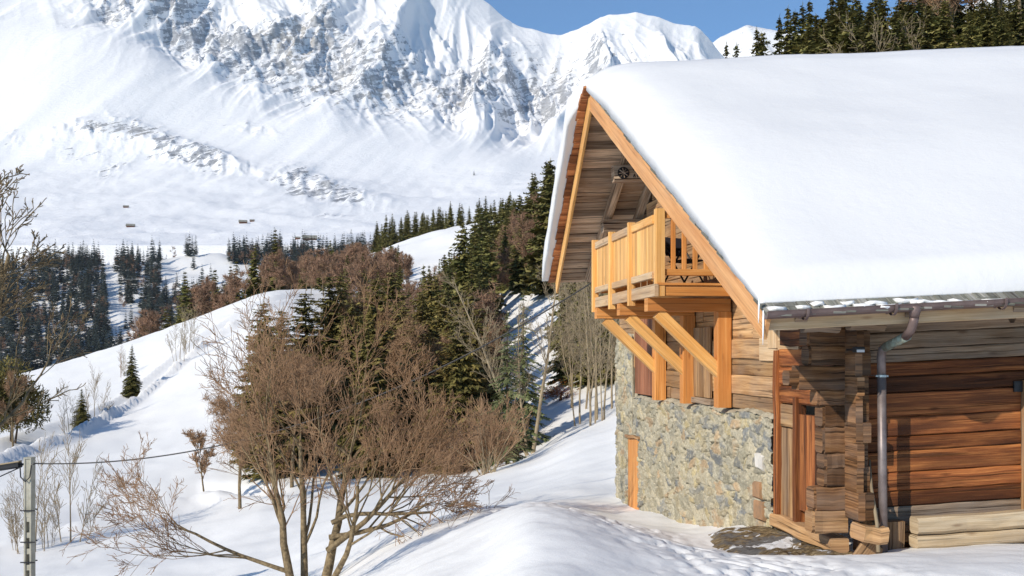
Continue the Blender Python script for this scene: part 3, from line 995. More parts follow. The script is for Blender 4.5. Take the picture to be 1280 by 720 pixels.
# ---- roof
mb = MB(71)      # deck boards of the far slope, run along the ridge: seen from beneath
tt = TR + .02
while tt < 22.86:
    w = mb.r.uniform(.15, .24)
    t0, t1 = tt, min(tt + w, 22.9)
    tm = (t0 + t1) / 2
    zt = roof_z(tm, 3.96) - .06 + mb.r.uniform(-.012, .012)
    cuts = [verge_D(tm) + .02]
    while cuts[-1] < 12: cuts.append(cuts[-1] + mb.r.uniform(2.5, 5))
    for a, b in zip(cuts[:-1], cuts[1:]):
        mb.beam((a, tm, zt + .05 * (a - 3.96)), (b - .005, tm, zt + .05 * (b - 3.96)), .03, (t1 - t0 + .01) * 1.16, up=(0, 1, -.583), seg=3, jit=.003, ch=.004)
    tt += w
cb(mb, 'deck_board', 'soffit')
mb = MB(72)      # near slope deck
for k in range(24):
    t0 = 10.72 + k * .308; tm = t0 + .154
    zt = roof_z(tm, 3.96) - .05
    D0 = verge_D(tm) + .02
    mb.beam((D0, tm, zt + .05 * (D0 - 3.96)), (DEND, tm, zt + .05 * (DEND - 3.96)), .03, .345, up=(0, 1, .527), seg=1, ch=.004)
cb(mb, 'near_deck_board', 'soffit')
# purlins with carved ends, rafters
def purlin(D0, t, z, w, h, nm='purlin', mt='soffit', seed=0):
    m = MB(seed); m.beam((D0, t, z), (12, t, z + .05 * (12 - D0)), w, h, seg=8, jit=.012, ch=.04, tone=.55)
    return cb(m, nm, mt)
p1 = purlin(4.36, 19.4, 3.15, .24, .30, seed=81)
purlin(4.46, 20.75, 2.36, .24, .24, seed=82)
purlin(4.35, 18.12, 3.86, .24, .28, 'ridge_beam', seed=83)
purlin(4.7, 22.3, 1.52, .22, .22, 'wall_plate', seed=84)
# rosette: dark disc with a pale wheel on the purlin end face (faces the camera side)
mb = MB(85)
c0 = Vector((4.52, 19.262, 3.15))
mb.tube([c0 + Vector((0, .0, 0)), c0 + Vector((0, -.012, 0))], .105, 20)
ro = cb(mb, 'rosette', 'iron')
mb = MB(86)
for k in range(4):
    a = math.pi * k / 4 + .2
    dv = Vector((math.cos(a), 0, math.sin(a))) * .085
    mb.beam(c0 - dv + Vector((0, -.016, 0)), c0 + dv + Vector((0, -.016, 0)), .012, .012, up=(0, 1, 0), ch=.002)
mb.tube([c0 + Vector((0, -.012, 0)), c0 + Vector((0, -.02, 0))], .022, 10)
sp = cb(mb, 'wheel_spoke', 'soffit', ro)
# carved marks beside the rosette (two short rows of incised letters, not legible in the photo)
mb = MB(87)
for row, zc in enumerate((3.215, 3.105)):
    for k in range(6):
        x = 4.72 + k * .075
        s = mb.r.choice((0, 1, 2))
        for q_ in range(2):
            dx = (-.018, .018)[q_]
            if s == 0: a_, b_ = (x + dx, zc - .028), (x + dx, zc + .028)
            elif s == 1: a_, b_ = (x + dx, zc - .028), (x, zc + .028)
            else: a_, b_ = (x - .02, zc + dx), (x + .02, zc + dx)
            mb.beam((a_[0], 19.266, a_[1]), (b_[0], 19.266, b_[1]), .01, .012, up=(0, 1, 0), ch=.001)
cb(mb, 'carved_lettering', 'iron')
for D in (4.60, 5.2, 6.6, 8.0, 9.4):
    mb = MB(int(D * 77))
    mb.beam((D, TR + .1, roof_z(TR + .1, D) - .16), (D, 22.7, roof_z(22.7, D) - .16), .15, .15, seg=6, jit=.008, ch=.02, tone=.5 + .3 * mb.r.random())
    cb(mb, 'rafter', 'soffit')

# verge boards
def vb(t0, t1, h, off, seed, nm, mt):
    m = MB(seed)
    pts = [(verge_D(t) + off, t, roof_z(t, verge_D(t)) - h / 2 - .02) for t in (t0, t1)]
    m.beam(pts[0], pts[1], .045, h, seg=10, jit=.004, ch=.006, tone=.6)
    return cb(m, nm, mt)
b1 = vb(10.68, TR + .02, .27, 0, 91, 'verge_board', 'verge')
b2 = vb(TR + .02, 22.9, .30, .0, 92, 'far_verge_board', 'newpale')
# shingles: near slope edge course + eave courses
mb = MB(101)
t_ = 10.60
while t_ < TR:
    D0 = verge_D(t_ + .12) - .025
    zc = roof_z(t_ + .1, D0) + .005
    L = mb.r.uniform(.5, .7); D1 = D0 + .6
    mb.beam((D0 + mb.r.uniform(-.015, .015), t_ + .1, zc + .005), (D1, t_ + .1, zc + .005 + .03), .24, .03, up=(0, -.45, 1), jit=.004, ch=.004)
    t_ += .135
cb(mb, 'verge_shingle', 'shingle')
mb = MB(102)
for row in range(4):
    D = 3.98
    tt = 10.56 + row * .13
    while D < DEND:
        w = mb.r.uniform(.07, .14)
        mb.beam((D + w / 2, tt + mb.r.uniform(-.012, .012), roof_z(tt, D) + .02 + mb.r.uniform(0, .012)), (D + w / 2, tt + .42, roof_z(tt + .42, D) + .028), w - .006, .02, ch=.002)
        D += w
cb(mb, 'eave_shingle', 'shingle')
mb = MB(103)
t_ = TR - .05
while t_ < 22.95:
    D0 = verge_D(t_) - .15 + mb.r.uniform(-.02, .02)
    zc = roof_z(t_ + .1, D0) + .03
    mb.beam((D0, t_ + .1, zc), (D0 + .7, t_ + .1, zc + .035), .27, .055, up=(0, .42, 1), jit=.006, ch=.006)
    t_ += .165
cb(mb, 'far_verge_shingle', 'tile')
# roof deck top sheet beneath the snow (simple continuous courses)
mb = MB(104)
for k in range(18):
    t0 = 11.0 + k * .4
    mb.beam((verge_D(t0) + .1, t0 + .2, roof_z(t0 + .2, 4) + .02), (DEND, t0 + .2, roof_z(t0 + .2, DEND) + .02), .42, .03, up=(0, -.527, 1), ch=.002)
for k in range(12):
    t0 = TR + k * .4
    mb.beam((verge_D(t0) + .1, t0 + .2, roof_z(t0 + .2, 4) + .02), (DEND, t0 + .2, roof_z(t0 + .2, DEND) + .02), .42, .03, up=(0, .583, 1), ch=.002)
cb(mb, 'shingle_course', 'shingle')

# ---- gutter, clips, downpipe
mb = MB(111)
n = 9
for i in range(2):
    pass
gD0, gD1 = 3.93, DEND
prof = [(-.068 * math.cos(math.pi * k / 8), -.062 * math.sin(math.pi * k / 8)) for k in range(9)]
prof = [(-.078, .018)] + prof + [(.078, .005)]
inner = [(x * .93, z * .93 + .002) for x, z in reversed(prof)]
loop = prof + inner
gt = 10.62
b0 = len(mb.v)
gz = lambda D: .385 + .055 * (D - 3.96)
for D in (gD0, gD1):
    for (x, z) in loop: mb.v.append(Vector((D, gt + x, gz(D) + z)))
L_ = len(loop)
for j in range(L_):
    j2 = (j + 1) % L_
    mb._face([b0 + j, b0 + L_ + j, b0 + L_ + j2, b0 + j2], [(0, 0)] * 4, .5)
for D, rev in ((gD0 + .002, False), (gD1 - .002, True)):
    pts = [(D, gt + x, gz(D) + z) for x, z in prof]
    mb.poly(pts[::-1] if rev else pts, .5)
gut = cb(mb, 'gutter', 'gutter')
for D in (4.33, 5.25, 6.42, 7.6, 8.8):
    m = MB(int(D * 10))
    pts = [(D, gt + .088 * -math.cos(a), gz(D) - .088 * math.sin(a)) for a in np.linspace(-.3, math.pi + .1, 12)]
    pts.append((D, gt + .13, gz(D) - .07))
    for a, b in zip(pts[:-1], pts[1:]): m.beam(a, b, .028, .008, up=(0, 1, .01), ch=.001)
    cb(m, 'gutter_hook', 'gutter', gut)
pD = 5.66
def PX(px, y, t):   # bearing on plane t -> (D, t, z)
    u = (px - 640) / F
    D = t * (SA + u * CA) / (CA - u * SA)
    Yw = D * SA + t * CA
    return (D, t, (HZ - y) / F * Yw)
m = MB(120)
a0 = PX(1143, 382, 10.62); a1 = PX(1143, 392, 10.63); a2 = PX(1143, 396, 10.64)
m.tube([a0, a1, a2], [.085, .055, .047], 14)
m.tube([a2, PX(1142, 402, 10.66), PX(1139, 412, 10.72), PX(1132, 421, 10.84)], .046, 14)
pipe = cb(m, 'downpipe', 'gutter', smooth=True); pipe['label'] = 'brown rainwater pipe bent back to the log wall'
m = MB(121)
m.tube([PX(1134, 420, 10.83), PX(1107, 434, 11.36)], .05, 14)
cb(m, 'pipe_sleeve', 'verdigris', pipe, True)
m = MB(122)
m.tube([PX(1110, 432.5, 11.32), PX(1103, 437, 11.42), PX(1101.5, 446, 11.47), PX(1102, 470, 11.48)], .047, 14)
m.tube([PX(1102, 468, 11.48), PX(1104, 694, 11.48)], .048, 14)
cb(m, 'pipe_shaft', 'pipe', pipe, True)
for y in (470, 665):
    m = MB(123); c = PX(1102.5, y, 11.48)
    m.tube([(c[0], c[1], c[2] - .012), (c[0], c[1], c[2] + .012)], .054, 14)
    m.beam((c[0] - .07, c[1], c[2]), (c[0] + .07, c[1], c[2]), .012, .02, ch=.001)
    m.beam((c[0], c[1] + .05, c[2]), (c[0], ST + .03, c[2]), .014, .014, ch=.001)
    cb(m, 'pipe_clip', 'zinc', pipe)

# two small black spot lamps under the eave
for (px, y, t, nm) in ((969, 409, 12.3, 'a'), (1073, 437, 11.36, 'b')):
    c = Vector(PX(px, y, t))
    m = MB(130)
    m.box(c.x - .05, c.x + .05, c.y - .05, c.y + .04, c.z - .03, c.z + .03, ch=.008)
    m.box(c.x + .02, c.x + .05, c.y + .03, c.y + .35, c.z - .01, c.z + .01, ch=.002)
    l = cb(m, 'eave_spotlight', 'black')
    m = MB(131); m.box(c.x - .042, c.x + .042, c.y - .058, c.y - .048, c.z - .028, c.z - .0, ch=.002)
    cb(m, 'spotlight_glass', 'white', l)

# ---- balcony
bal = bpy.data.objects.new('balcony', None); COL.objects.link(bal); bal.parent = chalet
bal['label'] = 'new orange larch balcony on three braced posts'
TJ = (15.63, 17.40, 19.14)
TP = (15.25, 16.59, 17.93, 19.27)
for k, t in enumerate(TJ):
    m = MB(140 + k); m.box(4.0, 5.22, t - .10, t + .10, .58, .768, ch=.006, tone=.35 + .1 * k); cb(m, 'joist', 'new', bal)
    m = MB(150 + k); m.box(5.03, 5.235, t - .10, t + .10, -.80 - .02 * k, .578, ch=.008, tone=.5); cb(m, 'support_post', 'new', bal)
    m = MB(160 + k)
    m.beam((4.17, t, .56), (5.09, t, -.30), .14, .17, ch=.006, tone=.75)
    cb(m, 'brace', 'newpale', bal)
m = MB(170)
m.box(4.005, 4.06, 15.17, 19.36, .775, .95, ch=.004, tone=.5, jit=.0); cb(m, 'front_rim', 'raw', bal)
m = MB(171)
m.box(4.07, 5.22, 15.20, 15.26, .785, .925, ch=.004, tone=.3); m.box(4.05, 5.22, 15.17, 15.24, .93, .965, ch=.004, tone=.6)
m.box(5.10, 5.22, 15.12, 15.197, .785, .965, ch=.004, tone=.4)
cb(m, 'end_rim', 'new', bal)
m = MB(172); m.box(4.06, 5.22, 19.28, 19.34, .775, .95); cb(m, 'far_rim', 'new', bal)
m = MB(173)
for k in range(8): m.box(4.065 + k * .143, 4.065 + k * .143 + .138, 15.265, 19.27, .905, .932, ch=.003)
cb(m, 'floor_board', 'newpale', bal)
for k, t in enumerate(TP):
    m = MB(180 + k)
    w = .065 if k == 0 else .045
    m.box(3.96 if k else 4.03, 4.07 if k else 4.16, t - w, t + w, .70 if k else .78, 2.0 if k == 0 else 1.96, ch=.006, tone=.5 + .1 * k)
    cb(m, 'rail_post', 'newpale', bal)
for k in range(3):
    a, b = TP[k] + .05, TP[k + 1] - .05
    m = MB(190 + k); m.box(4.0, 4.075, a, b, 1.80, 1.92, ch=.006, tone=.6); cb(m, 'top_rail', 'raw' if k else 'newpale', bal)
    m = MB(200 + k); m.box(4.0, 4.075, a, b, 1.03, 1.13, ch=.006, tone=.5); cb(m, 'bottom_rail', 'raw', bal)
    m = MB(210 + k)
    nb = 11; ww = (b - a) / nb
    for j in range(nb):
        m.box(4.03, 4.055, a + j * ww + .004, a + (j + 1) * ww - .006, 1.13, 1.80, ch=.003)
    cb(m, 'rail_panel', 'newpale', bal)
m = MB(220); m.box(4.16, 5.20, 15.215, 15.285, 1.87, 1.955, ch=.005); cb(m, 'end_top_rail', 'new', bal)
m = MB(221); m.box(4.16, 5.20, 15.215, 15.285, 1.07, 1.16, ch=.005); cb(m, 'end_bottom_rail', 'new', bal)
for k in range(6):
    m = MB(230 + k); D = 4.29 + k * .158; m.box(D - .03, D + .03, 15.22, 15.275, 1.155, 1.88, ch=.004, tone=.2 + .6 * m.r.random())
    cb(m, 'baluster', 'new', bal)
m = MB(240); m.box(5.13, 5.22, 15.2, 15.3, .95, 1.98, ch=.004); cb(m, 'wall_rail_post', 'new', bal)
# far end railing
m = MB(241); m.box(4.12, 5.20, 19.23, 19.30, 1.80, 1.92); m.box(4.12, 5.20, 19.23, 19.30, 1.03, 1.13)
for k in range(9): m.box(4.15 + k * .115, 4.25 + k * .115, 19.25, 19.275, 1.12, 1.81)
cb(m, 'far_end_railing', 'newpale', bal)

# chair folded on the balcony
fc = empty('folding_chair', (*b2w(4.7, 16.1), .93), math.atan(185 / 1400) + .5, 'folded dark garden chair standing on the balcony floor', 'chair')
m = MB(250)
for s in (-.2, .2):
    m.tube([(s, -.25, .02), (s, .2, .62)], .014, 8); m.tube([(s, .28, .02), (s, -.2, .62)], .014, 8)
m.tube([(-.2, .2, .62), (.2, .2, .62)], .014, 8); m.tube([(-.2, .28, .02), (.2, .28, .02)], .014, 8); m.tube([(-.2, -.25, .02), (.2, -.25, .02)], .014, 8)
m.build('chair_frame', M['black'], fc)
m = MB(251); m.beam((0, -.22, .42), (0, .12, .40), .4, .02); m.beam((0, .18, .5), (0, .27, .78), .4, .02)
m.build('chair_canvas', M['canvas'], fc)

# ---- snow on the roof
def snow_roof():
    Ds = np.concatenate([np.linspace(0, .6, 14), np.linspace(.6, 15.2, 90)[1:]])
    # parameter along section from near eave over ridge to far eave
    tsn = np.concatenate([np.linspace(10.78, 11.4, 16), np.linspace(11.4, TR, 60)[1:], np.linspace(TR, 22.4, 40)[1:], np.linspace(22.4, 23.0, 12)[1:]])
    Tm, Dm = np.meshgrid(tsn, Ds)
    vD = np.interp(Tm, [10.7, TR, 22.8], [3.96, 3.70, 3.96])
    over = np.where(Tm > TR, .30 * sstep(TR, TR + .8, Tm), -.0)
    over = over + .035 * (Tm <= TR) + .06 * sstep(TR - 1.2, TR, Tm) * (Tm <= TR) + .06 * (Tm > TR) * sstep(TR + .8, TR, Tm)
    edge = Dm                                      # distance from the verge edge
    D = vD - over + Dm + .02 * fbm(Tm * 1.1, Tm * 0 + 3, 3) * (Dm < .5)
    base = np.where(Tm <= TR, .41 + .527 * (Tm - 10.7), ZR - .583 * (Tm - TR)) + .05 * (D - 3.96) + .05
    full = .60 + .05 * fbm(Tm / 3, D / 3, 2) + .010 * fbm(Tm / .5, D / .8, 3) + .02 * np.clip(D - 5, 0, 10)
    full = full - .16 * np.exp(-((Tm - TR) / 1.1) ** 2) * 0
    et = np.clip((Tm - 10.78) / .22, 0, 1); el = np.clip((23.0 - Tm) / .35, 0, 1); ed = np.clip(edge / .8, 0, 1)
    rnd = lambda x: np.sqrt(np.clip(1 - (1 - x) ** 2, 0, 1))
    e0 = .40 + .30 * sstep(TR - .1, TR + .9, Tm)
    prof = rnd(et) ** .9 * rnd(el) * (e0 + (1 - e0) * (1 - np.exp(-edge / .32)))
    prof = prof * (.46 + .54 * sstep(-.3, 3.0, Tm - 10.78))
    h = full * prof
    # round the ridge
    rr = np.exp(-((Tm - TR) / .55) ** 2) * .16
    Zt = base + h - rr * sstep(0, .5, edge + .3)
    top = np.stack([D, Tm, Zt], -1); bot = np.stack([D, Tm, base - .02], -1)
    n_, m2 = D.shape
    V = np.concatenate([top.reshape(-1, 3), bot.reshape(-1, 3)]) - np.array(CB)
    idx = np.arange(n_ * m2).reshape(n_, m2)
    f1 = np.stack([idx[:-1, :-1], idx[1:, :-1], idx[1:, 1:], idx[:-1, 1:]], -1).reshape(-1, 4)
    f2 = f1[:, ::-1] + n_ * m2
    b_ = np.concatenate([idx[0, :], idx[1:, -1], idx[-1, -2::-1], idx[-2:0:-1, 0]])
    b2_ = np.roll(b_, -1)
    f3 = np.stack([b_, b2_, b2_ + n_ * m2, b_ + n_ * m2], -1)
    return np_mesh('roof_snow', V, np.concatenate([f1, f2, f3]), True)


rs_o = link_mesh('roof_snow', snow_roof(), M['roofsnow'])
rs_o.location = chalet.location; rs_o.rotation_euler = chalet.rotation_euler
tag(rs_o, 'thick smooth blanket of snow lying on the chalet roof', 'snow')
# leftover snow lumps lying on the eave shingles
m = MB(260)
for k in range(30):
    D = 4.0 + k * .14 + m.r.uniform(-.05, .05)
    if m.r.random() < .3: continue
    if D > 5.9 and m.r.random() < .6: continue
    tt = 10.60 + m.r.uniform(0, .1)
    m.beam((D, tt, roof_z(tt, D) + .045), (D + m.r.uniform(.08, .26), tt + .02, roof_z(tt, D) + .045), .12, .04, seg=3, jit=.012, ch=.02)
ob = m.build('eave_snow', M['snow'], None, CB, True)
ob.location = chalet.location; ob.rotation_euler = chalet.rotation_euler
tag(ob, 'thin broken strip of snow left on the shingles above the gutter', 'snow', kind='stuff')
# icicles at the eave corner
for k, (px, y0, y1, lb) in enumerate(((949, 373, 404, 'shorter left icicle hanging at the chalet eave corner'), (954.5, 388, 431, 'longer right icicle hanging at the chalet eave corner'))):
    a = Vector(PX(px, y0, 10.68)); b = Vector(PX(px - 1, y1, 10.68))
    m = MB(270)
    m.tube([a, a.lerp(b, .4), a.lerp(b, .75), b], [.011, .009, .006, .002], 8)
    ob = m.build('icicle', M['ice'], None, a, True)
    w = b2w(a.x, a.y); ob.location = (w[0], w[1], a.z); ob.rotation_euler = chalet.rotation_euler
    tag(ob, lb, 'icicle', 'icicles at the eave corner')

# ---- loose timbers, stick, bare earth at the foot of the wall
for k, (y0, y1, px0, lb) in enumerate(((645, 667, 1142, 'pale squared timber on top of another along the foot of the log wall'),
                                       (668, 686, 1142, 'lower pale squared timber half in snow along the foot of the log wall'))):
    a = Vector(PX(px0, (y0 + y1) / 2 + 1, 11.52)); b = Vector((a.x + 3.4, 11.5, a.z + .045 * 3.4 - .02))
    m = MB(280 + k)
    m.beam(a, b, .20, (y1 - y0) / F * 11.9 - .008, seg=12, jit=.01, ch=.03, tone=.8)
    ob = m.build('timber', M['timber'], None, a)
    w = b2w(a.x, a.y); ob.location = (w[0], w[1], a.z); ob.rotation_euler = chalet.rotation_euler
    tag(ob, lb, 'timber', 'timbers stacked at the wall foot')
a = Vector(PX(1098, 690, 11.25)); b = Vector(PX(1087, 575, 11.62))
m = MB(290); m.tube([a, a.lerp(b, .3) + Vector((.015, 0, 0)), a.lerp(b, .7) - Vector((.01, 0, 0)), b], [.022, .02, .017, .012], 8)
ob = m.build('stick', M['twigpale'], None, a, True)
w = b2w(a.x, a.y); ob.location = (w[0], w[1], a.z); ob.rotation_euler = chalet.rotation_euler
tag(ob, 'thin wooden stick leaning on the log corner beside the downpipe', 'stick')


def earth_patch():
    u = np.linspace(-1, 1, 90)
    U, W = np.meshgrid(u, u)
    # disc laid along the wall foot
    D0, t0 = 4.62, 13.0
    ang = np.arctan2(W, U); rad = np.maximum(np.abs(U), np.abs(W))
    rr = rad * (1 + .22 * fbm(np.cos(ang) * 2.2 + 5, np.sin(ang) * 2.2, 3))
    Dp = D0 + rr * np.cos(ang) * .72 + .25
    tp = t0 + rr * np.sin(ang) * 1.7
    Xw = Dp * CA - tp * SA; Yw = Dp * SA + tp * CA
    z = ground_z(Xw, Yw)
    dome = (1 - rad ** 2)
    z = z - .05 + .11 * np.clip(dome * 2.0, 0, 1) + .025 * fbm(Xw * 6, Yw * 6, 3) * dome
    V = np.stack([Xw, Yw, z], -1).reshape(-1, 3)
    idx = np.arange(u.size ** 2).reshape(u.size, u.size)
    fa = np.stack([idx[:-1, :-1], idx[:-1, 1:], idx[1:, 1:], idx[1:, :-1]], -1).reshape(-1, 4)
    return np_mesh('bare_ground', V, fa, True)


ob = link_mesh('bare_ground', earth_patch(), M['earth']); tag(ob, 'bare trodden earth by the door', kind='structure')

# ==================================================================== VEGETATION
def polytube(lines, sides):
    """lines: list of (pts (n,3), radii (n,)); all into arrays"""
    Vs = []; Fs = []; base = 0
    ang = np.linspace(0, 2 * np.pi, sides, endpoint=False)
    ca, sa = np.cos(ang), np.sin(ang)
    for P, rad in lines:
        n = len(P)
        d = np.empty_like(P); d[1:-1] = P[2:] - P[:-2]; d[0] = P[1] - P[0]; d[-1] = P[-1] - P[-2]
        d /= np.linalg.norm(d, axis=1, keepdims=True) + 1e-9
        ref = np.array([0, 0, 1.]) if abs(d[0, 2]) < .8 else np.array([1., 0, 0])
        s = np.cross(d, ref); s /= np.linalg.norm(s, axis=1, keepdims=True) + 1e-9
        u = np.cross(d, s)
        ring = P[:, None, :] + rad[:, None, None] * (ca[None, :, None] * s[:, None, :] + sa[None, :, None] * u[:, None, :])
        Vs.append(ring.reshape(-1, 3))
        i = np.arange(n - 1)[:, None] * sides + np.arange(sides)[None, :]
        i2 = np.arange(n - 1)[:, None] * sides + (np.arange(sides)[None, :] + 1) % sides
        Fs.append(np.stack([i, i2, i2 + sides, i + sides], -1).reshape(-1, 4) + base)
        base += n * sides
    return np.concatenate(Vs), np.concatenate(Fs)


def grow(rg, p, d, L, r, lev, P, out):
    nseg = P['seg'][lev]
    pts = [np.array(p, float)]; d = np.array(d, float); d /= np.linalg.norm(d)
    step = L / nseg
    for i in range(nseg):
        d = d + rg.normal(0, P['wig'][lev], 3) + np.array([0, 0, P['up'][lev]]) / nseg
        d += np.array(P.get('wind', (0, 0, 0))) * (.5 if lev else .1) / nseg
        d /= np.linalg.norm(d)
        pts.append(pts[-1] + d * step)
    pts = np.array(pts)
    tt = np.linspace(0, 1, nseg + 1)
    rad = r * (1 - tt * P['taper'][lev]); rad = np.maximum(rad, P['rmin'])
    out[lev].append((pts, rad))
    if lev + 1 >= len(P['seg']): return
    nc = P['n'][lev]; nc = int(nc * rg.uniform(.8, 1.2) + .5)
    for k in range(nc):
        t = rg.uniform(P['from'][lev], 1.0) if k else 1.0
        i = min(int(t * nseg), nseg - 1); fr = t * nseg - i
        pp = pts[i] * (1 - fr) + pts[min(i + 1, nseg)] * fr
        dd = pts[min(i + 1, nseg)] - pts[i]; dd /= np.linalg.norm(dd)
        rnd_ = rg.normal(0, 1, 3); rnd_ -= dd * rnd_.dot(dd); rnd_ /= np.linalg.norm(rnd_) + 1e-9
        a = rg.uniform(*P['ang'][lev])
        nd = dd * math.cos(a) + rnd_ * math.sin(a)
        rr = r * (1 - t * P['taper'][lev])
        grow(rg, pp, nd, L * P['len'][lev] * rg.uniform(.6, 1.15) * (1.15 - .45 * t), max(rr * P['rad'][lev], P['rmin']), lev + 1, P, out)


def bare_tree(name, stems, P, seed, mats=('bark', 'twig'), split=2, sides=(9, 6, 4, 3, 3, 3)):
    """returns [(part, mesh, mat)...]"""
    rg = np.random.default_rng(seed)
    out = [[] for _ in P['seg']]
    for (p, d, L, r) in stems:
        grow(rg, p, d, L, r, 0, P, out)
    lo = [polytube(out[i], sides[i]) for i in range(split) if out[i]]
    hi = [polytube(out[i], sides[i]) for i in range(split, len(out)) if out[i]]

    def cat(parts):
        V = []; Fc = []; b = 0
        for v, f in parts: V.append(v); Fc.append(f + b); b += len(v)
        return np.concatenate(V), np.concatenate(Fc)
    res = []
    v, f = cat(lo); res.append(('trunk', np_mesh(name + '_trunk', v, f, True), M[mats[0]]))
    if hi:
        v, f = cat(hi); res.append(('crown', np_mesh(name + '_crown', v, f, True), M[mats[1]]))
    return res


def place(name, parts, loc, rz=0, sc=1.0, label=None, cat='tree', group=None):
    e = empty(name, loc, rz, label, cat, group)
    e.scale = (sc, sc, sc) if not isinstance(sc, tuple) else sc
    for pn, me, mt in parts:
        if len(me.materials) == 0: me.materials.append(mt)
        o = bpy.data.objects.new(pn, me); COL.objects.link(o); o.parent = e
    return e


def conifer(seed, H=9.0, Rb=1.7, whorls=34, perw=7, twigs=11, mat='fir', start=.06, droop=.35, ragged=.25, tw=.07, shape=.85):
    rg = np.random.default_rng(seed)
    tri = []; tone = []
    trunk = [(np.array([[0, 0, -.6], [0, 0, H * .5], [0, 0, H]]), np.array([H * .014, H * .008, .01]))]
    brl = []
    for w in range(whorls):
        f = start + (1 - start) * (w + rg.uniform(0, .6)) / whorls
        z = H * f
        if z > H * .985: continue
        R0 = Rb * (1 - f) ** shape * (1 if f > .12 else .8)
        nb = max(4, int(perw * (1 - .35 * f)))
        a0 = rg.uniform(0, 6.28)
        for b in range(nb):
            a = a0 + 6.283 * b / nb + rg.normal(0, .18)
            L = max(R0 * (1 - ragged * rg.random() * 1.6), .08) + .05
            dirh = np.array([math.cos(a), math.sin(a), 0])
            zz0 = z + rg.normal(0, H * .006)
            npt = max(3, int(twigs * min(1, L / Rb * 1.3)))
            tn = rg.uniform(.15, .85)
            ts = np.linspace(.12, 1, npt)
            up = rg.uniform(.0, .25) if f > .6 else 0
            for t_ in ts:
                pz = zz0 + L * (up * t_ - droop * t_ ** 1.4 + .18 * max(0, t_ - .7))
                p = dirh * L * t_ + np.array([0, 0, pz])
                for sd in (-1, 1):
                    aa = a + sd * rg.uniform(.5, 1.0)
                    l = (L * .42 * (1.1 - t_ * .75) + .10) * rg.uniform(.7, 1.3)
                    q = p + np.array([math.cos(aa), math.sin(aa), -rg.uniform(.1, .6)]) * l
                    side = np.array([-math.sin(aa), math.cos(aa), rg.uniform(-.5, .5)]) * tw * (.6 + L)
                    tri.append((p - side, p + side, q)); tone.append(np.clip(tn + rg.normal(0, .18), 0, 1))
            e0 = dirh * L * .05 + np.array([0, 0, zz0]); e1 = dirh * L * 1.06 + np.array([0, 0, zz0 + L * (up - droop * 1.0)])
            s = np.array([-dirh[1], dirh[0], .3]) * tw * .8
            tri.append((e0 - s, e0 + s, e1)); tone.append(tn)
    # leader
    for k in range(6):
        a = rg.uniform(0, 6.28); z = H * (.95 + .01 * k)
        p = np.array([0, 0, z]); q = np.array([math.cos(a) * .12, math.sin(a) * .12, z + H * .02])
        tri.append((p - np.array([.02, 0, 0]), p + np.array([.02, 0, .0]), q)); tone.append(.5)
    V = np.array(tri).reshape(-1, 3); Fc = np.arange(len(V)).reshape(-1, 3)
    v, f_ = polytube(trunk, 7)
    return [('trunk', np_mesh('conifer_trunk', v, f_, True), M['barkfir']),
            ('crown', np_mesh('conifer_crown', V, Fc, False, tone), M[mat])]


def round_evergreen(seed, H=4.5, Rr=2.2, n=9000, mat='thuja', tw=.05, lobes=7):
    rg = np.random.default_rng(seed)
    C = [np.array([rg.normal(0, Rr * .35), rg.normal(0, Rr * .35), H * rg.uniform(.3, .8)]) for _ in range(lobes)]
    rads = [Rr * rg.uniform(.4, .75) for _ in C]
    k = rg.integers(0, lobes, n)
    u = rg.normal(0, 1, (n, 3)); u /= np.linalg.norm(u, axis=1, keepdims=True)
    rr = np.array(rads)[k] * rg.uniform(.45, 1.12, n)
    p = np.array(C)[k] + u * rr[:, None] * np.array([1, 1, 1.15])
    p[:, 2] = np.abs(p[:, 2])
    d = u * .5 + rg.normal(0, .5, (n, 3)) + np.array([0, 0, .35]); d /= np.linalg.norm(d, axis=1, keepdims=True)
    l = rg.uniform(.15, .4, n) * H / 4.5
    s = np.cross(d, rg.normal(0, 1, (n, 3))); s /= np.linalg.norm(s, axis=1, keepdims=True)
    V = np.stack([p - s * tw, p + s * tw, p + d * l[:, None]], 1).reshape(-1, 3)
    tone = np.clip(.5 + .25 * (k % 3 - 1) + rg.normal(0, .18, n), 0, 1)
    v, f_ = polytube([(np.array([[0, 0, -.5], [0.1, 0, H * .6]]), np.array([.12, .04])), (np.array([[0.2, 0, -.5], [.5, .3, H * .5]]), np.array([.08, .03]))], 6)
    return [('trunk', np_mesh('evergreen_trunk', v, f_, True), M['barkfir']),
            ('crown', np_mesh('evergreen_crown', V, np.arange(len(V)).reshape(-1, 3), False, tone), M[mat])]


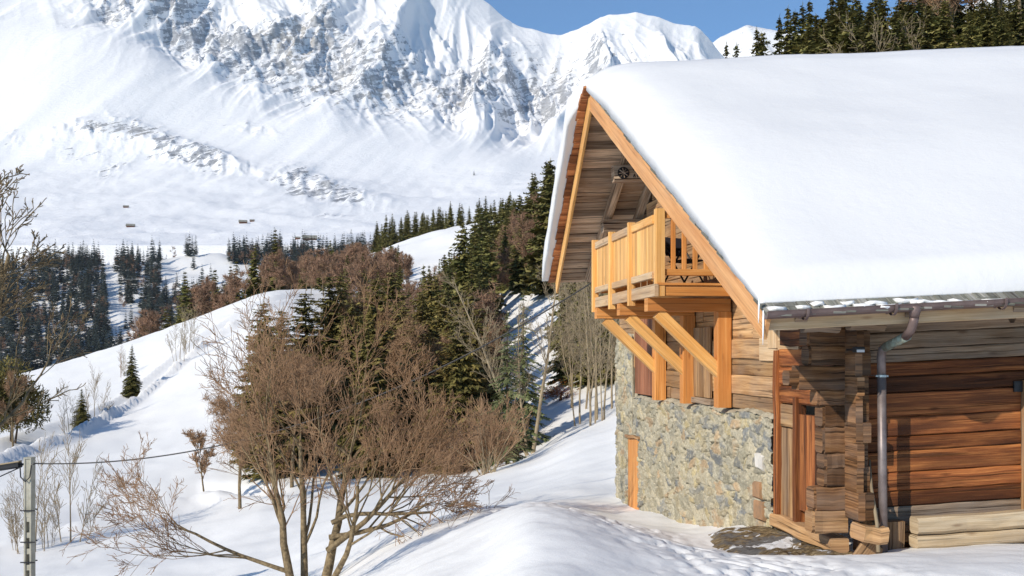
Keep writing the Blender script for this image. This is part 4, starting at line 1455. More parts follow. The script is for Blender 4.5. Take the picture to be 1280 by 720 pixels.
def twig_cloud(seed, H=10., Rr=3.0, n=2600, mat='twigred', tw=.035):
    """leafless broadleaf for the middle distance: limbs plus a haze of twigs"""
    rg = np.random.default_rng(seed)
    P = dict(seg=[6, 5, 4, 3], wig=[.06, .12, .16, .2], up=[.1, .35, .4, .3], taper=[.75, .8, .85, .9], rmin=.02, n=[9, 8, 8], **{'from': [.25, .2, .15]},
             ang=[(.4, .8), (.4, .9), (.4, .9)], len=[.55, .55, .5], rad=[.55, .55, .55])
    out = [[] for _ in range(4)]
    grow(rg, (0, 0, -.5), (0, 0, 1), H * .7, H * .016, 0, P, out)
    v0, f0 = polytube(out[0] + out[1], 5)
    v1, f1 = polytube(out[2] + out[3], 3)
    ends = np.array([pt for ln, _ in out[3] for pt in ln[1:]])
    k = rg.integers(0, len(ends), n)
    p = ends[k] + rg.normal(0, .12 * H / 10, (n, 3))
    d = rg.normal(0, .6, (n, 3)) + np.array([0, 0, .5]); d /= np.linalg.norm(d, axis=1, keepdims=True)
    l = rg.uniform(.4, 1.0, n) * H / 11
    s = np.cross(d, rg.normal(0, 1, (n, 3))); s /= np.linalg.norm(s, axis=1, keepdims=True)
    V = np.stack([p - s * tw * .6, p + s * tw * .6, p + d * l[:, None]], 1).reshape(-1, 3)
    # quads + tris: store tris as degenerate-free quads is messy, so keep one mesh of tris
    t1 = np.concatenate([f1[:, [0, 1, 2]], f1[:, [0, 2, 3]]])
    VV = np.concatenate([v1, V]); FF = np.concatenate([t1, np.arange(len(V)).reshape(-1, 3) + len(v1)])
    return [('trunk', np_mesh('broadleaf_trunk', v0, f0, True), M['bark']),
            ('crown', np_mesh('broadleaf_crown', VV, FF, False), M[mat])]


# ---- the big bare tree in the foreground
P_apple = dict(seg=[7, 8, 7, 6, 4], wig=[.08, .09, .09, .09, .09], up=[.1, .25, .25, .2, .1], taper=[.55, .7, .8, .85, .9], rmin=.0042,
               n=[6, 7, 6, 5], ang=[(.4, 1.0), (.3, .85), (.3, .85), (.3, .8)], len=[1.0, .66, .55, .5], rad=[.5, .48, .45, .5], **{'from': [.30, .2, .15, .1]},
               wind=(.03, 0, 0))
X, Y, Zg = at(400, 18.0)
base_z = Zg
stems = [((.0, 0, -.4), (.16, .05, 1), 2.7, .105), ((-.45, .1, -.4), (-.32, 0, 1), 2.7, .09), ((-.3, .3, -.4), (-.05, .2, 1), 2.9, .08),
         ((.13, .04, .62), (.8, .0, .6), 2.0, .06), ((-.62, .1, .25), (-.95, -.1, .5), 2.1, .042), ((.02, 0, -.2), (.5, -.15, .8), 2.2, .065), ((.16, .05, .85), (1.0, -.1, .18), 1.9, .05), ((.2, .06, 1.1), (.9, .1, .3), 1.9, .045)]
bt = place('bare_tree', bare_tree('big_tree', stems, P_apple, 12, split=2), (X, Y, Zg), 0, (.88, .86, .93),
           'large spreading leafless tree with several stems in the middle foreground', 'tree')

# ---- tree at the left edge of the frame
P_left = dict(P_apple); P_left.update(n=[8, 6, 5, 4], len=[.5, .6, .5, .45], up=[.1, .4, .35, .1, .05], rmin=.005)
X, Y, Zg = at(-52, 11.5)
place('bare_tree', bare_tree('left_tree', [((0, 0, -.4), (.03, 0, 1), 4.2, .08), ((0.05, 0, 2.3), (.3, .0, .95), 2.1, .045), ((0.08, 0, 3.0), (.22, .1, .95), 1.7, .035)], P_left, 5, ('bark', 'bark')), (X, Y, Zg), 0, 1.0,
      'lichened leafless tree reaching in at the left edge of the frame', 'tree')

# ---- evergreen mass behind the big tree
con_near = [conifer(s, 9.0, 2.0, 46, 9, 14, 'fir', .04, .42, .35, .085) for s in (1, 2, 3)]
con_olive = [conifer(s, 9.0, 2.5, 52, 12, 20, 'thuja', .01, .12, .55, .06, .55) for s in (11, 12)]
cl1 = [twig_cloud(s, 8, 3, 5200, 'twig', .018) for s in (31, 32)]
spots = [(460, 52, 7.2, 1), (520, 54, 7.2, 0), (572, 52, 7.6, 1), (596, 58, 7.5, 0), (538, 62, 9.6, 0), (330, 56, 7.0, 0), (352, 53, 7.8, 1), (382, 57, 8.6, 0), (412, 60, 9.2, 1), (440, 56, 8.0, 0), (470, 60, 8.9, 1), (500, 58, 8.0, 0), (528, 57, 8.4, 1), (556, 60, 8.8, 0),
         (585, 66, 9.4, 1), (330, 58, 8.0, 1), (425, 64, 9.0, 1), (490, 66, 9.5, 0), (545, 70, 9.0, 1)]
for i, (px, Yv, H, k) in enumerate(spots):
    X, Y, Zg = at(px, Yv)
    place('olive_conifer', con_olive[k], (X, Y, Zg), rng.uniform(0, 6), H / 9.0, 'bushy olive green conifer in the thicket right behind the big bare tree', 'conifer', 'olive conifers of the thicket')
for i, (px, Yv, H, k) in enumerate([(300, 46, 5.2, 0), (365, 50, 6.4, 1), (500, 54, 7.5, 1), (560, 60, 7.4, 0), (600, 60, 6.4, 1), (430, 62, 8.5, 1)]):
    X, Y, Zg = at(px, Yv)
    place('thicket_tree', cl1[k], (X, Y, Zg), rng.uniform(0, 6), H / 8.0, 'fine twigged brown leafless tree mingled with the olive conifers', 'tree', 'leafless trees of the thicket')

# ---- round shrub and slim trees in the gully
P_shrub = dict(seg=[6, 4, 3], wig=[.06, .1, .14], up=[.12, .1, .1], taper=[.7, .8, .9], rmin=.006, n=[9, 5], ang=[(.15, .5), (.3, .7)], len=[.5, .5], rad=[.55, .6], **{'from': [.25, .2]})
def shrub_stems(n, sp, L, r, seed):
    rg = np.random.default_rng(seed)
    return [((rg.normal(0, .12), rg.normal(0, .12), -.15), (rg.normal(0, sp), rg.normal(0, sp), 1), L * rg.uniform(.7, 1.1), r) for _ in range(n)]
sh = bare_tree('shrub', shrub_stems(34, .5, 2.1, .018, 3), P_shrub, 8, ('twigpale', 'twig'), 1)
X, Y, Zg = at(608, 42); place('shrub', sh, (X, Y, Zg), 0, 1.15, 'round leafless shrub of many straight stems beyond the big bare tree', 'shrub')
sh2 = bare_tree('shrub_red', shrub_stems(30, .7, 2.4, .014, 4), P_shrub, 9, ('twigred', 'twigred'), 1)
for px, Yv, s in ((575, 50, .8), (556, 54, .9), (632, 55, .8)):
    X, Y, Zg = at(px, Yv); place('russet_shrub', sh2, (X, Y, Zg), px, s, 'low russet shrub in the snowy gully left of the slim trees', 'shrub', 'russet shrubs of the gully')
P_slim = dict(seg=[9, 5, 4, 3], wig=[.035, .08, .12, .16], up=[.15, .5, .3, .1], taper=[.8, .8, .85, .9], rmin=.007, n=[20, 6, 5], ang=[(.4, .8), (.4, .8), (.4, .9)], len=[.22, .5, .5], rad=[.35, .5, .6], **{'from': [.3, .2, .2]})
slim = [bare_tree('slim', [((0, 0, -.3), (.0, 0, 1), 8.5, .06), ((.25, .1, -.3), (.06, 0, 1), 7.0, .045)], P_slim, s, ('twigpale', 'twigpale'), 2) for s in (1, 2, 3)]
fork = bare_tree('fork', [((0, 0, -.3), (-.42, 0, 1), 8.6, .10), ((.1, 0, -.3), (.16, 0, 1), 9.0, .10), ((-.1, 0, -.2), (-.1, .1, 1), 6.4, .07)],
                 dict(P_slim, up=[.35, .5, .3, .1]), 7, ('twigpale', 'twigpale'), 2)
X, Y, Zg = at(662, 50); place('forked_tree', fork, (X, Y, Zg), 0, .98, 'pale forked leafless tree leaning both ways in the gully left of the chalet', 'tree')
for i, (px, Yv, s) in enumerate([(738, 50, .9), (746, 53, .95), (725, 55, .9), (755, 49, .8), (765, 56, .95), (732, 60, 1.0), (716, 62, 1.0)]):
    X, Y, Zg = at(px, Yv); place('slim_tree', slim[i % 3], (X, Y, Zg), i * 1.3, s, 'slim pale leafless tree in the clump between the gully and the balcony', 'tree', 'slim trees beside the chalet')
X, Y, Zg = at(612, 58); place('slim_tree', slim[1], (X, Y, Zg), 2, .7, 'single slim leafless sapling in front of the gully firs', 'tree')

M['firlight'] = foliage('fir_needles_young', (.08, .10, .04), (.20, .23, .10), (.34, .36, .18), (.26, .24, .12))
con_lt = conifer(41, 9.0, 2.3, 34, 8, 13, 'firlight', .04, .4, .5, .055)
for i, (px, Yv, H) in enumerate([(634, 47, 6.4), (654, 54, 7.6), (612, 62, 6.2)]):
    X, Y, Zg = at(px, Yv); place('gully_fir', con_lt, (X, Y, Zg), i * 2., H / 9.0,
        ['fir nearest the forked leafless tree in the gully', 'fir standing just behind the forked leafless tree in the gully', 'smaller fir on the left side of the gully'][i], 'fir', 'firs in the gully')
for i, (px, Yv, H) in enumerate([(712, 72, 8.5), (735, 68, 8.0), (760, 66, 9.0), (748, 78, 9.5), (775, 72, 9.5), (790, 62, 8)]):
    X, Y, Zg = at(px, Yv); place('dark_fir', con_near[(i + 1) % 3], (X, Y, Zg), i * 2., H / 9.0, 'fir behind the slim leafless trees close to the balcony', 'fir', 'firs beside the chalet')
# beech seedlings with copper leaves
rb = round_evergreen(77, 2.0, 1.6, 2500, 'beech', .03)
X, Y, Zg = at(700, 66); place('copper_bush', rb, (X, Y, Zg), 0, (1.0, .8, .45), 'low copper coloured bush at the foot of the gully snow', 'bush')

# ---- forest on the hillside left of the chalet
con_mid = [conifer(s, 11.5, 2.5, 36, 8, 9, m_, .04, .4, .4, .19) for s, m_ in ((51, 'fir'), (52, 'fir'), (53, 'firdeep'))] + [conifer(54, 11.0, 3.4, 40, 9, 9, 'fir', .02, .2, .55, .19, .6)]
cl2 = [twig_cloud(s, 10, 3.4, 3600, 'twigred', .04) for s in (61, 62)]
rg = np.random.default_rng(99)
n_f = 0
def scatter(px0, px1, Y0, Y1, n, ok, fn, mind=3.0, seed=1):
    r_ = np.random.default_rng(seed); pts = []
    tries = 0
    while len(pts) < n and tries < n * 60:
        tries += 1
        px = r_.uniform(px0, px1); Yv = math.exp(r_.uniform(math.log(Y0), math.log(Y1)))
        X = (px - 640) / F * Yv
        if not ok(px, Yv): continue
        if any((X - a) ** 2 + (Yv - b) ** 2 < mind ** 2 for a, b in pts): continue
        pts.append((X, Yv)); fn(px, Yv, r_)


def hill_ok(px, Yv):
    z = float(ground_z((px - 640) / F * Yv, Yv)); y = HZ - z * F / Yv
    if 596 < px < 712 and y > 372 and Yv < 125: return False          # snowy gully
    if px < 600 - (y - 300) * .0 and y < 345 and px < 585 - (345 - y) * .2 and Yv > 150 and px < 590: return False
    return px > 470 + (Yv < 140) * 60 or (px > 560)


def hill_fn(px, Yv, r_):
    X, Y, Z = at(px, Yv)
    if r_.random() < .24:
        s = min(r_.uniform(.6, .95), ((HZ - np.interp(px, [440, 500, 545, 590, 640, 690], [375, 355, 340, 290, 260, 220])) / F * Y - Z) / 10.5)
        if s < .35: return
        place('hillside_tree', cl2[r_.integers(2)], (X, Y, Z), r_.uniform(0, 6), s, 'russet leafless tree among the firs of the wooded hillside', 'tree', 'leafless trees of the wooded hillside')
    else:
        ylim = np.interp(px, [440, 500, 545, 590, 640, 690], [372, 350, 335, 268, 238, 196]) + r_.uniform(0, 22)
        s = r_.uniform(.55, 1.2)
        s = min(s, ((HZ - ylim) / F * Y - Z) / 11.5)
        if s < .38: return
        place('hillside_fir', con_mid[r_.integers(4)], (X, Y, Z), r_.uniform(0, 6), (s, s, s * r_.uniform(.9, 1.15)), 'fir of the wooded hillside between the snow knoll and the chalet', 'fir', 'firs of the wooded hillside')
scatter(540, 800, 78, 190, 175, hill_ok, hill_fn, 3.2, 5)
# lower trees left part (Y 120-200, px 470-600)
def low_ok(px, Yv): return True
scatter(440, 610, 74, 140, 44, low_ok, hill_fn, 3.4, 6)

# ---- snow knoll: trees along its crown
con_kn = [conifer(s, 11.0, 2.7, 24, 7, 6, 'fir', .03, .35, .35, .30) for s in (71, 72)]
def kn_fn(px, Yv, r_):
    X, Y, Z = at(px, Yv)
    s = r_.uniform(.75, 1.15) if Yv > 360 else r_.uniform(.55, .85)
    place('knoll_fir', con_kn[r_.integers(2)], (X, Y, Z), r_.uniform(0, 6), s, 'small fir on the crown of the snow knoll', 'fir', 'firs on the crown of the snow knoll')
scatter(470, 550, 360, 415, 24, lambda p, Yv: True, kn_fn, 4, 8)
scatter(545, 640, 380, 440, 24, lambda p, Yv: True, kn_fn, 4, 9)
scatter(522, 565, 325, 352, 9, lambda p, Yv: True, kn_fn, 3, 10)
scatter(470, 500, 215, 240, 5, lambda p, Yv: True, kn_fn, 4, 11)

# ---- russet broadleaf wood left of the knoll, with conifers
cl3 = [twig_cloud(s, 11, 4.0, 3000, 'twigred', .09) for s in (81, 82, 83)]
def rus_fn(px, Yv, r_):
    X, Y, Z = at(px, Yv)
    ylim = np.interp(px, [340, 370, 420, 500, 520], [322, 306, 298, 304, 335]) + r_.uniform(0, 40)
    smx = ((HZ - ylim) / F * Y - Z) / 11.0
    if smx < .3: return
    if r_.random() < .28:
        place('wood_fir', con_kn[r_.integers(2)], (X, Y, Z), r_.uniform(0, 6), min(smx, r_.uniform(.6, 1.0)), 'fir standing among the russet leafless trees of the middle distance', 'fir', 'firs in the russet wood')
    else:
        place('russet_tree', cl3[r_.integers(3)], (X, Y, Z), r_.uniform(0, 6), min(smx, r_.uniform(.5, .85)), 'russet leafless tree of the wood below the snow knoll', 'tree', 'leafless trees of the russet wood')
scatter(345, 512, 115, 330, 240, lambda p, Yv: Yv > 150 + (395 - p) * .6 and not (p > 455 and Yv > 235), rus_fn, 4.2, 12)
# wood beyond the crest on the left
def cr_fn(px, Yv, r_):
    X, Y, Z = at(px, Yv)
    k = r_.random()
    if k < .5:
        place('crest_fir', con_kn[r_.integers(2)], (X, Y, Z), r_.uniform(0, 6), r_.uniform(.8, 1.2), 'fir showing above the edge of the left snow slope', 'fir', 'firs beyond the left snow crest')
    else:
        place('crest_tree', cl3[r_.integers(3)], (X, Y, Z), r_.uniform(0, 6), r_.uniform(.7, 1.0), 'russet leafless tree showing above the edge of the left snow slope', 'tree', 'leafless trees beyond the left snow crest')
scatter(180, 350, 180, 235, 80, lambda p, Yv: True, cr_fn, 3.2, 13)

# ---- woods behind the roof on the right
con_r = [conifer(s, 10.0, 2.6, 42, 9, 11, m_, .03, .4, .4, .13) for s, m_ in ((91, 'fir'), (92, 'firdeep'))] + [conifer(93, 10.0, 3.3, 44, 10, 11, 'fir', .02, .2, .5, .13, .6)]
rlist = [(1012, 70, 32, 2), (1026, 68, 22, 2), (1046, 62, 18, 2), (1064, 60, 8, 2), (1086, 58, 14, 2), (1104, 64, 0, 2), (1120, 58, 12, 2), (1138, 62, 4, 2), (1160, 58, 6, 2), (1180, 58, 0, 2), (1196, 62, -8, 2), (1212, 56, 14, 2), (1236, 58, 4, 2), (1252, 56, 12, 2), (1270, 58, 6, 2), (1035, 62, 10, 0), (1050, 64, -5, 2), (1075, 66, 5, 1), (1095, 68, -10, 0), (1125, 64, 0, 2), (1148, 60, -8, 1), (1172, 62, -14, 0), (1222, 58, 12, 2), (1245, 64, -5, 0), (908, 95, 54, 0), (921, 92, 53, 1), (946, 84, 35, 0), (952, 90, 40, 2), (974, 80, 20, 1), (985, 78, 8, 0), (994, 84, 14, 2), (1003, 80, 5, 1), (1012, 76, 0, 0), (1020, 90, 18, 2), (1030, 72, 36, 1),
         (1040, 76, -8, 0), (1056, 70, -20, 1), (1070, 78, -15, 0), (1088, 74, 2, 2), (1140, 70, -30, 1), (1155, 64, -22, 0), (1165, 76, -40, 2), (1182, 68, -18, 1), (1200, 66, 20, 0), (1215, 62, -10, 2), (1228, 70, -26, 0),
         (1240, 60, 18, 1), (1262, 62, 30, 0), (1275, 74, -20, 1), (1300, 66, -10, 2), (1130, 84, -30, 0), (1100, 90, -20, 1), (1190, 84, -40, 1), (1250, 86, -30, 0)]
for i, (px, Yv, ytop, k) in enumerate(rlist):
    X, Y, Z = at(px, Yv)
    H = max(4.5, (HZ - ytop) / F * Yv - Z)
    s = H / 10.0
    place('roofside_fir', con_r[k], (X, Y, Z), i * 1.7, (s * .95 if s < 1.1 else 1.0, s * .95 if s < 1.1 else 1.0, s), 'fir in the wood rising behind the snowy roof', 'fir', 'firs behind the chalet roof')
cl1r = [twig_cloud(s, 10, 3.4, 4200, 'twig', .03) for s in (163, 164)]
for i, (px, Yv, H) in enumerate([(962, 84, 8.5), (1016, 82, 9.5), (1205, 60, 10), (1256, 66, 12), (1272, 60, 12)]):
    X, Y, Z = at(px, Yv); place('roofside_tree', cl1r[i % 2], (X, Y, Z), i, H / 10, 'russet leafless tree in the wood behind the snowy roof', 'tree', 'russet trees behind the chalet roof')
pale = bare_tree('pale', [((0, 0, -.3), (0, 0, 1), 5.0, .16), ((.2, 0, -.3), (.25, 0, 1), 6.5, .12), ((-.2, 0, -.3), (-.3, 0, 1), 6.0, .12)],
                 dict(P_slim, n=[9, 6, 5], len=[.6, .5, .5], rmin=.010), 17, ('twigpale', 'twigpale'), 2)
X, Y, Z = at(1108, 58); place('pale_tree', pale, (X, Y, Z), 0, .85, 'pale many branched leafless tree above the middle of the snowy roof', 'tree')
X, Y, Z = at(1078, 62); place('pale_tree', pale, (X, Y, Z), 2, .6, 'smaller pale leafless tree left of the big pale one above the roof', 'tree')

# ---- left slope: two firs, bush, saplings
X, Y, Z = find(165, 497, 80, 125)
place('snow_slope_fir', con_near[0], (X, Y, Z), 0, (.58, .58, (500 - 434) / F * Y / 9.0), 'larger dark fir standing alone on the left snow slope', 'fir')
X, Y, Z = find(102, 534, 75, 110)
place('snow_slope_fir', con_near[1], (X, Y, Z), 1, (.46, .46, (537 - 489) / F * Y / 9.0), 'smaller dark fir below and left of the lone fir on the snow slope', 'fir')
bush = round_evergreen(5, 5.0, 1.9, 8000, 'thuja', .05)
X, Y, Z = find(14, 552, 60, 90); place('round_conifer', bush, (X, Y, Z), 0, 1.05, 'bushy brown green conifer at the left edge beside the track', 'conifer')
con_b = twig_cloud(123, 6, 3, 4200, 'twig', .02)
place('leafless_tree', con_b, (X + .8, Y - 1.5, Z), 0, .85, 'brown leafless tree grown into the bushy conifer at the left edge', 'tree')
P_sap = dict(seg=[8, 5, 3], wig=[.03, .07, .1], up=[.1, .5, .3], taper=[.85, .85, .9], rmin=.007, n=[16, 5], ang=[(.35, .7), (.4, .8)], len=[.35, .5], rad=[.4, .6], **{'from': [.25, .2]})
sap = [bare_tree('sapling', [((0, 0, -.3), (0, 0, 1), 4.0, .035), ((.3, 0, -.3), (.12, 0, 1), 2.9, .025), ((-.35, .1, -.3), (-.1, 0, 1), 2.6, .025), ((.5, .1, -.3), (.3, 0, 1), 2.0, .02)], P_sap, s, ('twigpale', 'twigpale'), 1) for s in (1, 2)]
sapl = [(88, 678, 34, 50, 1.0, 'tallest clump of leafless saplings right of the concrete pole'), (60, 684, 34, 50, .55, 'low leafless saplings between the concrete pole and the tall clump'),
        (22, 690, 34, 50, .62, 'thin crooked leafless sapling left of the concrete pole'), (44, 690, 33, 50, .95, 'leafless sapling rising right behind the concrete pole')]
for i, (px, y, a, b, s, lb) in enumerate(sapl):
    X, Y, Z = find(px, y, a, b); place('sapling', sap[i % 2], (X, Y, Z), i * 1.1, s, lb, 'sapling')
for i, (px, y, s, lb) in enumerate([(118, 530, 1.0, 'leafless saplings right beside the smaller slope fir'), (86, 541, .8, 'thin leafless sapling left of the smaller slope fir'), (155, 470, .7, 'thin leafless sapling beside the lone slope fir'),
                                (225, 448, 1.1, 'leafless saplings on the ploughed bank above the big tree'), (236, 445, 1.2, 'tall leafless saplings next to the ploughed bank')]):
    X, Y, Z = find(px, y, 75, 140); place('sapling', sap[i % 2], (X, Y, Z), i * 1.1, s, lb, 'sapling')
mid_sap = twig_cloud(321, 4.0, 1.6, 1500, 'twig', .012)
X, Y, Z = find(255, 612, 36, 52); place('small_tree', mid_sap, (X, Y, Z), 0, .8, 'small leafless tree just left of the big bare tree', 'tree')

# ---- far valley forest
con_far = [conifer(s, 25.0, 4.6, 15, 6, 3, 'firhaze', .05, .3, .35, .62) for s in (101, 102, 103)]
far_pts = []
rg = np.random.default_rng(44)
for _ in range(20000):
    if len(far_pts) >= 2700: break
    px = rg.uniform(-60, 470); Yv = rg.uniform(760, 1290)
    X = (px - 640) / F * Yv; Z = float(ground_z(X, Yv)); y = HZ - Z * F / Yv
    if y < 316 + 5 * math.sin(px / 20): continue
    if 185 < px < 285 and 322 < y < 372 and rg.random() < .93 and px > 200: continue
    if 285 < px < 350 and 332 < y < 400 and rg.random() < .97: continue
    if 248 < px < 284 and y < 350: continue
    if abs(px - (135 + (y - 330) * .15)) < 9 and y < 440: continue
    if abs(px - (185 - (y - 330) * .25)) < 6 and rg.random() < .8: continue
    if fbm(X / 60, Yv / 60, 3) < -.75: continue
    far_pts.append((Yv, X, Z, px, y))
far_pts.sort()
N_IND = 150
for i, (Yv, X, Z, px, y) in enumerate(far_pts[:N_IND]):
    s = rg.uniform(.7, 1.15)
    if i % 5 == 4:
        place('valley_tree', cl3[i % 3], (X, Yv, Z), i, s * 1.5, 'leafless tree low on the far shaded valley side', 'tree', 'leafless trees of the far valley side')
    else:
        place('valley_fir', con_far[i % 3], (X, Yv, Z), i, s, 'dark fir low on the far shaded valley side', 'fir', 'firs low on the far valley side')


def merged_forest(pts, meshes, name, mat, smin=.6, smax=1.15):
    Vs, Fs, Ts, b = [], [], [], 0
    cache = []
    for me in meshes:
        v = np.empty(len(me.vertices) * 3, np.float32); me.vertices.foreach_get('co', v); v = v.reshape(-1, 3)
        f = np.empty(len(me.loops), np.int32); me.loops.foreach_get('vertex_index', f); f = f.reshape(-1, 3)
        tn = np.empty(len(f), np.float32)
        if 'tone' in me.attributes: me.attributes['tone'].data.foreach_get('value', tn)
        else: tn[:] = .5
        cache.append((v, f, tn))
    for i, (Yv, X, Z) in enumerate(pts):
        v, f, tn = cache[i % len(cache)]
        a = rg.uniform(0, 6.28); s = rg.uniform(smin, smax)
        rot = np.array([[math.cos(a), -math.sin(a), 0], [math.sin(a), math.cos(a), 0], [0, 0, 1]])
        Vs.append(v @ rot.T * s + np.array([X, Yv, Z])); Fs.append(f + b); b += len(v)
        Ts.append(np.clip(tn + rg.normal(0, .15), 0, 1))
    me = np_mesh(name, np.concatenate(Vs), np.concatenate(Fs), False, np.concatenate(Ts))
    return link_mesh(name, me, mat)


rest = far_pts[N_IND:]
decid = [p[:3] for k, p in enumerate(rest) if k % 4 == 3]
conif = [p[:3] for k, p in enumerate(rest) if k % 4 != 3]
ob = merged_forest(conif, [c[1][1] for c in con_far], 'valley_forest', M['firhaze'])
tag(ob, 'dense dark fir forest covering the far valley side', 'forest', kind='stuff')
thin = [twig_cloud(s, 14, 4.0, 420, 'twigred', .16) for s in (181, 182)]
ob = merged_forest(decid, [c[1][1] for c in thin], 'valley_brushwood', M['twigred'], .7, 1.2)
tag(ob, 'brown leafless wood scattered through the far fir forest', 'forest', kind='stuff')

# tiny lone fir and boulders on the mountain snow
X, Y, Z = on_mountain(593, 219); place('lone_mountain_fir', con_far[0], (X, Y, Z), 0, .55, 'tiny lone fir on the smooth snow fan of the mountain', 'fir')

# ---- alpine huts on the meadow
def hut(px, y, w, lb, roofcol='shingle'):
    X, Y, Z = on_mountain(px, y)
    e = empty('mountain_hut', (X, Y, Z - 1), .25, lb, 'hut', 'huts on the alpine meadow')
    W, Dp, h, rh = w, w * .7, 1.6, w * .28
    m = MB(1)
    m.box(-W / 2, W / 2, -Dp / 2, Dp / 2, 0, 1 + h, ch=.05)
    m.build('wall', M['old'], e)
    m = MB(2)
    m.poly([(-W * .58, -Dp * .6, h + .7), (W * .58, -Dp * .6, h + .7), (W * .58, 0, h + 1 + rh), (-W * .58, 0, h + 1 + rh)])
    m.poly([(W * .58, Dp * .6, h + .7), (-W * .58, Dp * .6, h + .7), (-W * .58, 0, h + 1 + rh), (W * .58, 0, h + 1 + rh)])
    m.poly([(-W * .58, -Dp * .6, h + .7), (-W * .58, 0, h + 1 + rh), (-W * .58, Dp * .6, h + .7)])
    m.poly([(W * .58, -Dp * .6, h + .7), (W * .58, Dp * .6, h + .7), (W * .58, 0, h + 1 + rh)])
    rfo = m.build('roof', M[roofcol], e); rfo.rotation_euler = (0, 0, 0)
    m = MB(3); m.box(-W * .3, -W * .3 + 1.2, -Dp / 2 - .1, -Dp / 2 + .05, .8, 2.9, ch=.01)
    m.build('door', M['reddoor'], e)
hut(157, 259, 9, 'upper of the two brown huts on the meadow above the left valley forest')
hut(163, 283, 12, 'lower of the two brown huts on the meadow above the left valley forest')
hut(303, 278, 12, 'left and larger of two joined grey huts in the middle of the meadow')
hut(316, 278, 7, 'right and smaller of two joined grey huts in the middle of the meadow')
hut(372, 299, 6, 'small grey hut left of the wide hut above the russet wood')
hut(388, 300, 15, 'wide grey hut right above the russet wood')

# ---- utility pole with cable and lamp
X, Y, Zp = at(37, 25.0)
topz = (HZ - 573) / F * 25.0
pole = empty('utility_pole', (X, Y, Zp - .3), 0, 'pale concrete utility pole with a street lamp head at the lower left', 'utility pole')
Hp = topz - Zp + .3
m = MB(300)
n_l = 12
m.beam((-.065, 0, 0), (-.065, 0, Hp), .045, .22, up=(0, 1, 0), ch=.008, tone=.5, seg=8, jit=.001)
m.beam((.065, 0, 0), (.065, 0, Hp), .045, .22, up=(0, 1, 0), ch=.008, tone=.5, seg=8, jit=.001)
zz = .2
while zz < Hp - 1.2:
    m.beam((0, 0, zz), (0, 0, zz + .12), .10, .17, up=(0, 1, 0), ch=.004, tone=.4)
    zz += .36
m.beam((0, 0, Hp - 1.3), (0, 0, Hp - .01), .10, .19, up=(0, 1, 0), ch=.004, tone=.6)
m.beam((0, 0, Hp), (0, 0, Hp + .03), .185, .235, up=(0, 1, 0), ch=.01, tone=.9)
m.build('pole_shaft', M['concrete'], pole)
m = MB(301)
for zz in (Hp - 1.15, Hp - 1.85, Hp - 2.3):
    m.beam((-.15, -.13, zz), (.17, -.13, zz), .02, .025, ch=.002); m.beam((-.12, .13, zz), (.12, .13, zz), .02, .025, ch=.002)
m.tube([(.14, -.1, Hp - .12), (.16, -.13, Hp - .10), (.19, -.13, Hp - .10)], .018, 8)
m.build('pole_clamp', M['iron'], pole)
m = MB(302)
pts = [(-.2, -.08, Hp - .16), (-.15, -.14, Hp - .20), (-.13, -.16, Hp - .40), (-.03, -.16, Hp - .50), (.07, -.15, Hp - .40), (.10, -.14, Hp - .14), (.15, -.13, Hp - .10)]
m.tube(pts, .015, 8)
m.build('cable_loop', M['black'], pole)
m = MB(303)
m.beam((-.20, -.02, Hp - .14), (-.95, -.05, Hp - .26), .26, .13, up=(.1, 0, 1), ch=.04, taper=.9)
lh = m.build('lamp_head', M['black'], pole)
m = MB(304); m.beam((-.10, 0, Hp - .13), (-.28, -.02, Hp - .14), .05, .05, ch=.005); m.build('lamp_arm', M['iron'], lh)
m = MB(305); m.beam((-.2, -.02, Hp - .06), (-.85, -.05, Hp - .165), .2, .03, ch=.01); m.build('lamp_top', M['twigpale'], lh)

P0 = Vector((X + .19, Y - .13, Zp - .3 + Hp - .10))
w = b2w(4.75, 21.9); P1 = Vector((w[0], w[1], (HZ - 343) / F * w[1]))
pts = []
for k in range(61):
    s = k / 60; p = P0.lerp(P1, s); p.z -= 4 * 1.02 * s * (1 - s); pts.append(p)
m = MB(310); m.tube(pts, .016, 6)
ob = m.build('power_cable', M['black'], None, P0, True); ob.location = P0
tag(ob, 'black cable slung from the concrete pole to the chalet gable', 'cable')
P2_ = Vector((X - .19, Y - .1, Zp - .3 + Hp - .2)); P3 = Vector((X - 22, Y - 8, P2_.z - 2.2))
pts = []
for k in range(31):
    s = k / 30; p = P2_.lerp(P3, s); p.z -= 4 * 2.2 * s * (1 - s); pts.append(p)
m = MB(311); m.tube(pts, .014, 6)
ob = m.build('power_cable', M['black'], None, P2_, True); ob.location = P2_
tag(ob, 'black cable dropping away left from the concrete pole', 'cable')
# thin marker stake on the slope
X, Y, Z = find(151, 472, 85, 135)
m = MB(320); m.tube([(0, 0, -.2), (0.02, 0, 2.3)], .03, 6); ob = m.build('marker_stake', M['twigred'], None, (0, 0, 0)); ob.location = (X, Y, Z)
tag(ob, 'thin reddish snow stake left of the lone slope fir', 'stake')

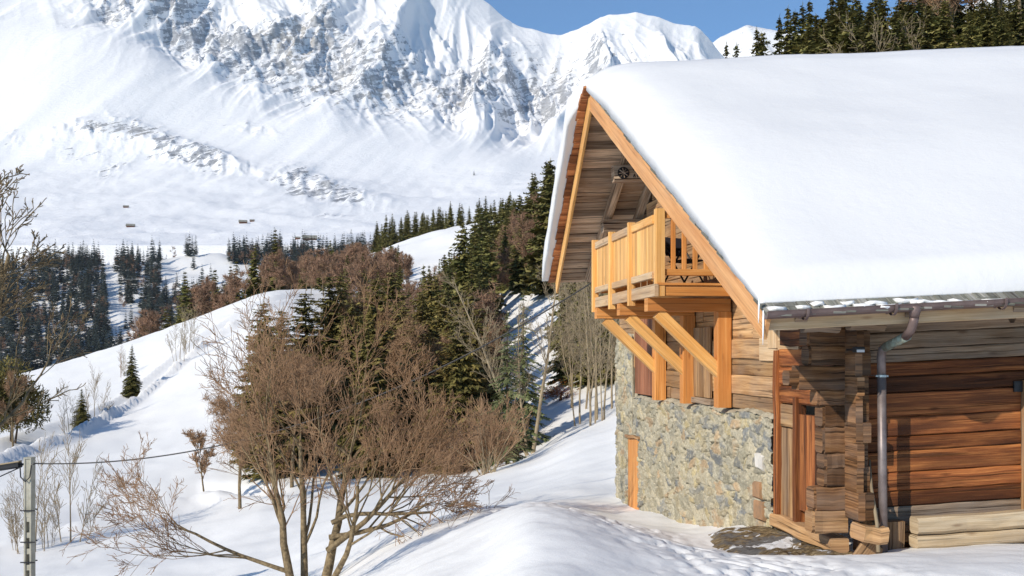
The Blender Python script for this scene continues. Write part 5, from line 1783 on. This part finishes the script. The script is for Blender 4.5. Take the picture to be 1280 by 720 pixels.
# labels that single out the members of the smaller groups by their place in the picture
NUM = ['leftmost', 'second from left', 'third from left', 'fourth from left', 'fifth from left', 'sixth from left', 'seventh from left', 'eighth from left', 'ninth from left', 'tenth from left',
       'eleventh from left', 'twelfth from left', 'thirteenth from left', 'fourteenth from left', 'fifteenth from left', 'sixteenth from left', 'seventeenth from left', 'eighteenth from left', 'nineteenth from left', 'twentieth from left']
groups = {}
for o in scene.objects:
    if o.parent is None and o.get('group') and o.get('category') in ('tree', 'conifer', 'fir', 'shrub'):
        groups.setdefault(o['group'], []).append(o)
PHR = {'olive conifers of the thicket': 'bushy olive conifer behind the big bare tree, {} of them',
       'leafless trees of the thicket': 'brown leafless tree in the thicket behind the big tree, {}',
       'firs in the gully': None,
       'firs beside the chalet': 'fir behind the slim leafless trees near the balcony, {}',
       'slim trees beside the chalet': 'slim pale leafless tree in the clump left of the balcony, {}',
       'russet shrubs of the gully': 'low russet shrub in the snowy gully, {} of three',
       'russet trees behind the chalet roof': 'russet leafless tree in the wood above the snowy roof, {}',
       'firs behind the chalet roof': 'fir in the wood rising above the snowy roof, {}'}
for g_, lst in groups.items():
    ph = PHR.get(g_)
    if not ph: continue
    lst.sort(key=lambda o: o.location.x / o.location.y)
    n_ = len(lst)
    for k, o in enumerate(lst):
        if k < 16: w_ = NUM[k]
        elif k == n_ - 1: w_ = 'rightmost'
        elif n_ - 1 - k < 14: w_ = NUM[n_ - 1 - k].replace('left', 'right')
        else: w_ = 'in its middle part'
        o['label'] = ph.format(w_)

# ------------------------------------------------------------------ haze
hz = NT('haze_air')
hz.n.clear()
ho = hz.add("ShaderNodeOutputMaterial"); hv = hz.add("ShaderNodeVolumePrincipled")
hv.inputs['Color'].default_value = (.88, .93, 1.0, 1)
hv.inputs['Density'].default_value = 0.000045
hv.inputs['Anisotropy'].default_value = 0.3
hz.link(hv.outputs[0], ho.inputs['Volume'])
bpy.ops.mesh.primitive_cube_add(size=1)
hb = bpy.context.object; hb.name = 'haze'
zlo, zhi = -90.0, 2250.0
hb.scale = (9000, 7200, zhi - zlo); hb.location = (300, 3300, (zlo + zhi) / 2)
hb.data.materials.append(hz.m)
tag(hb, kind='stuff')
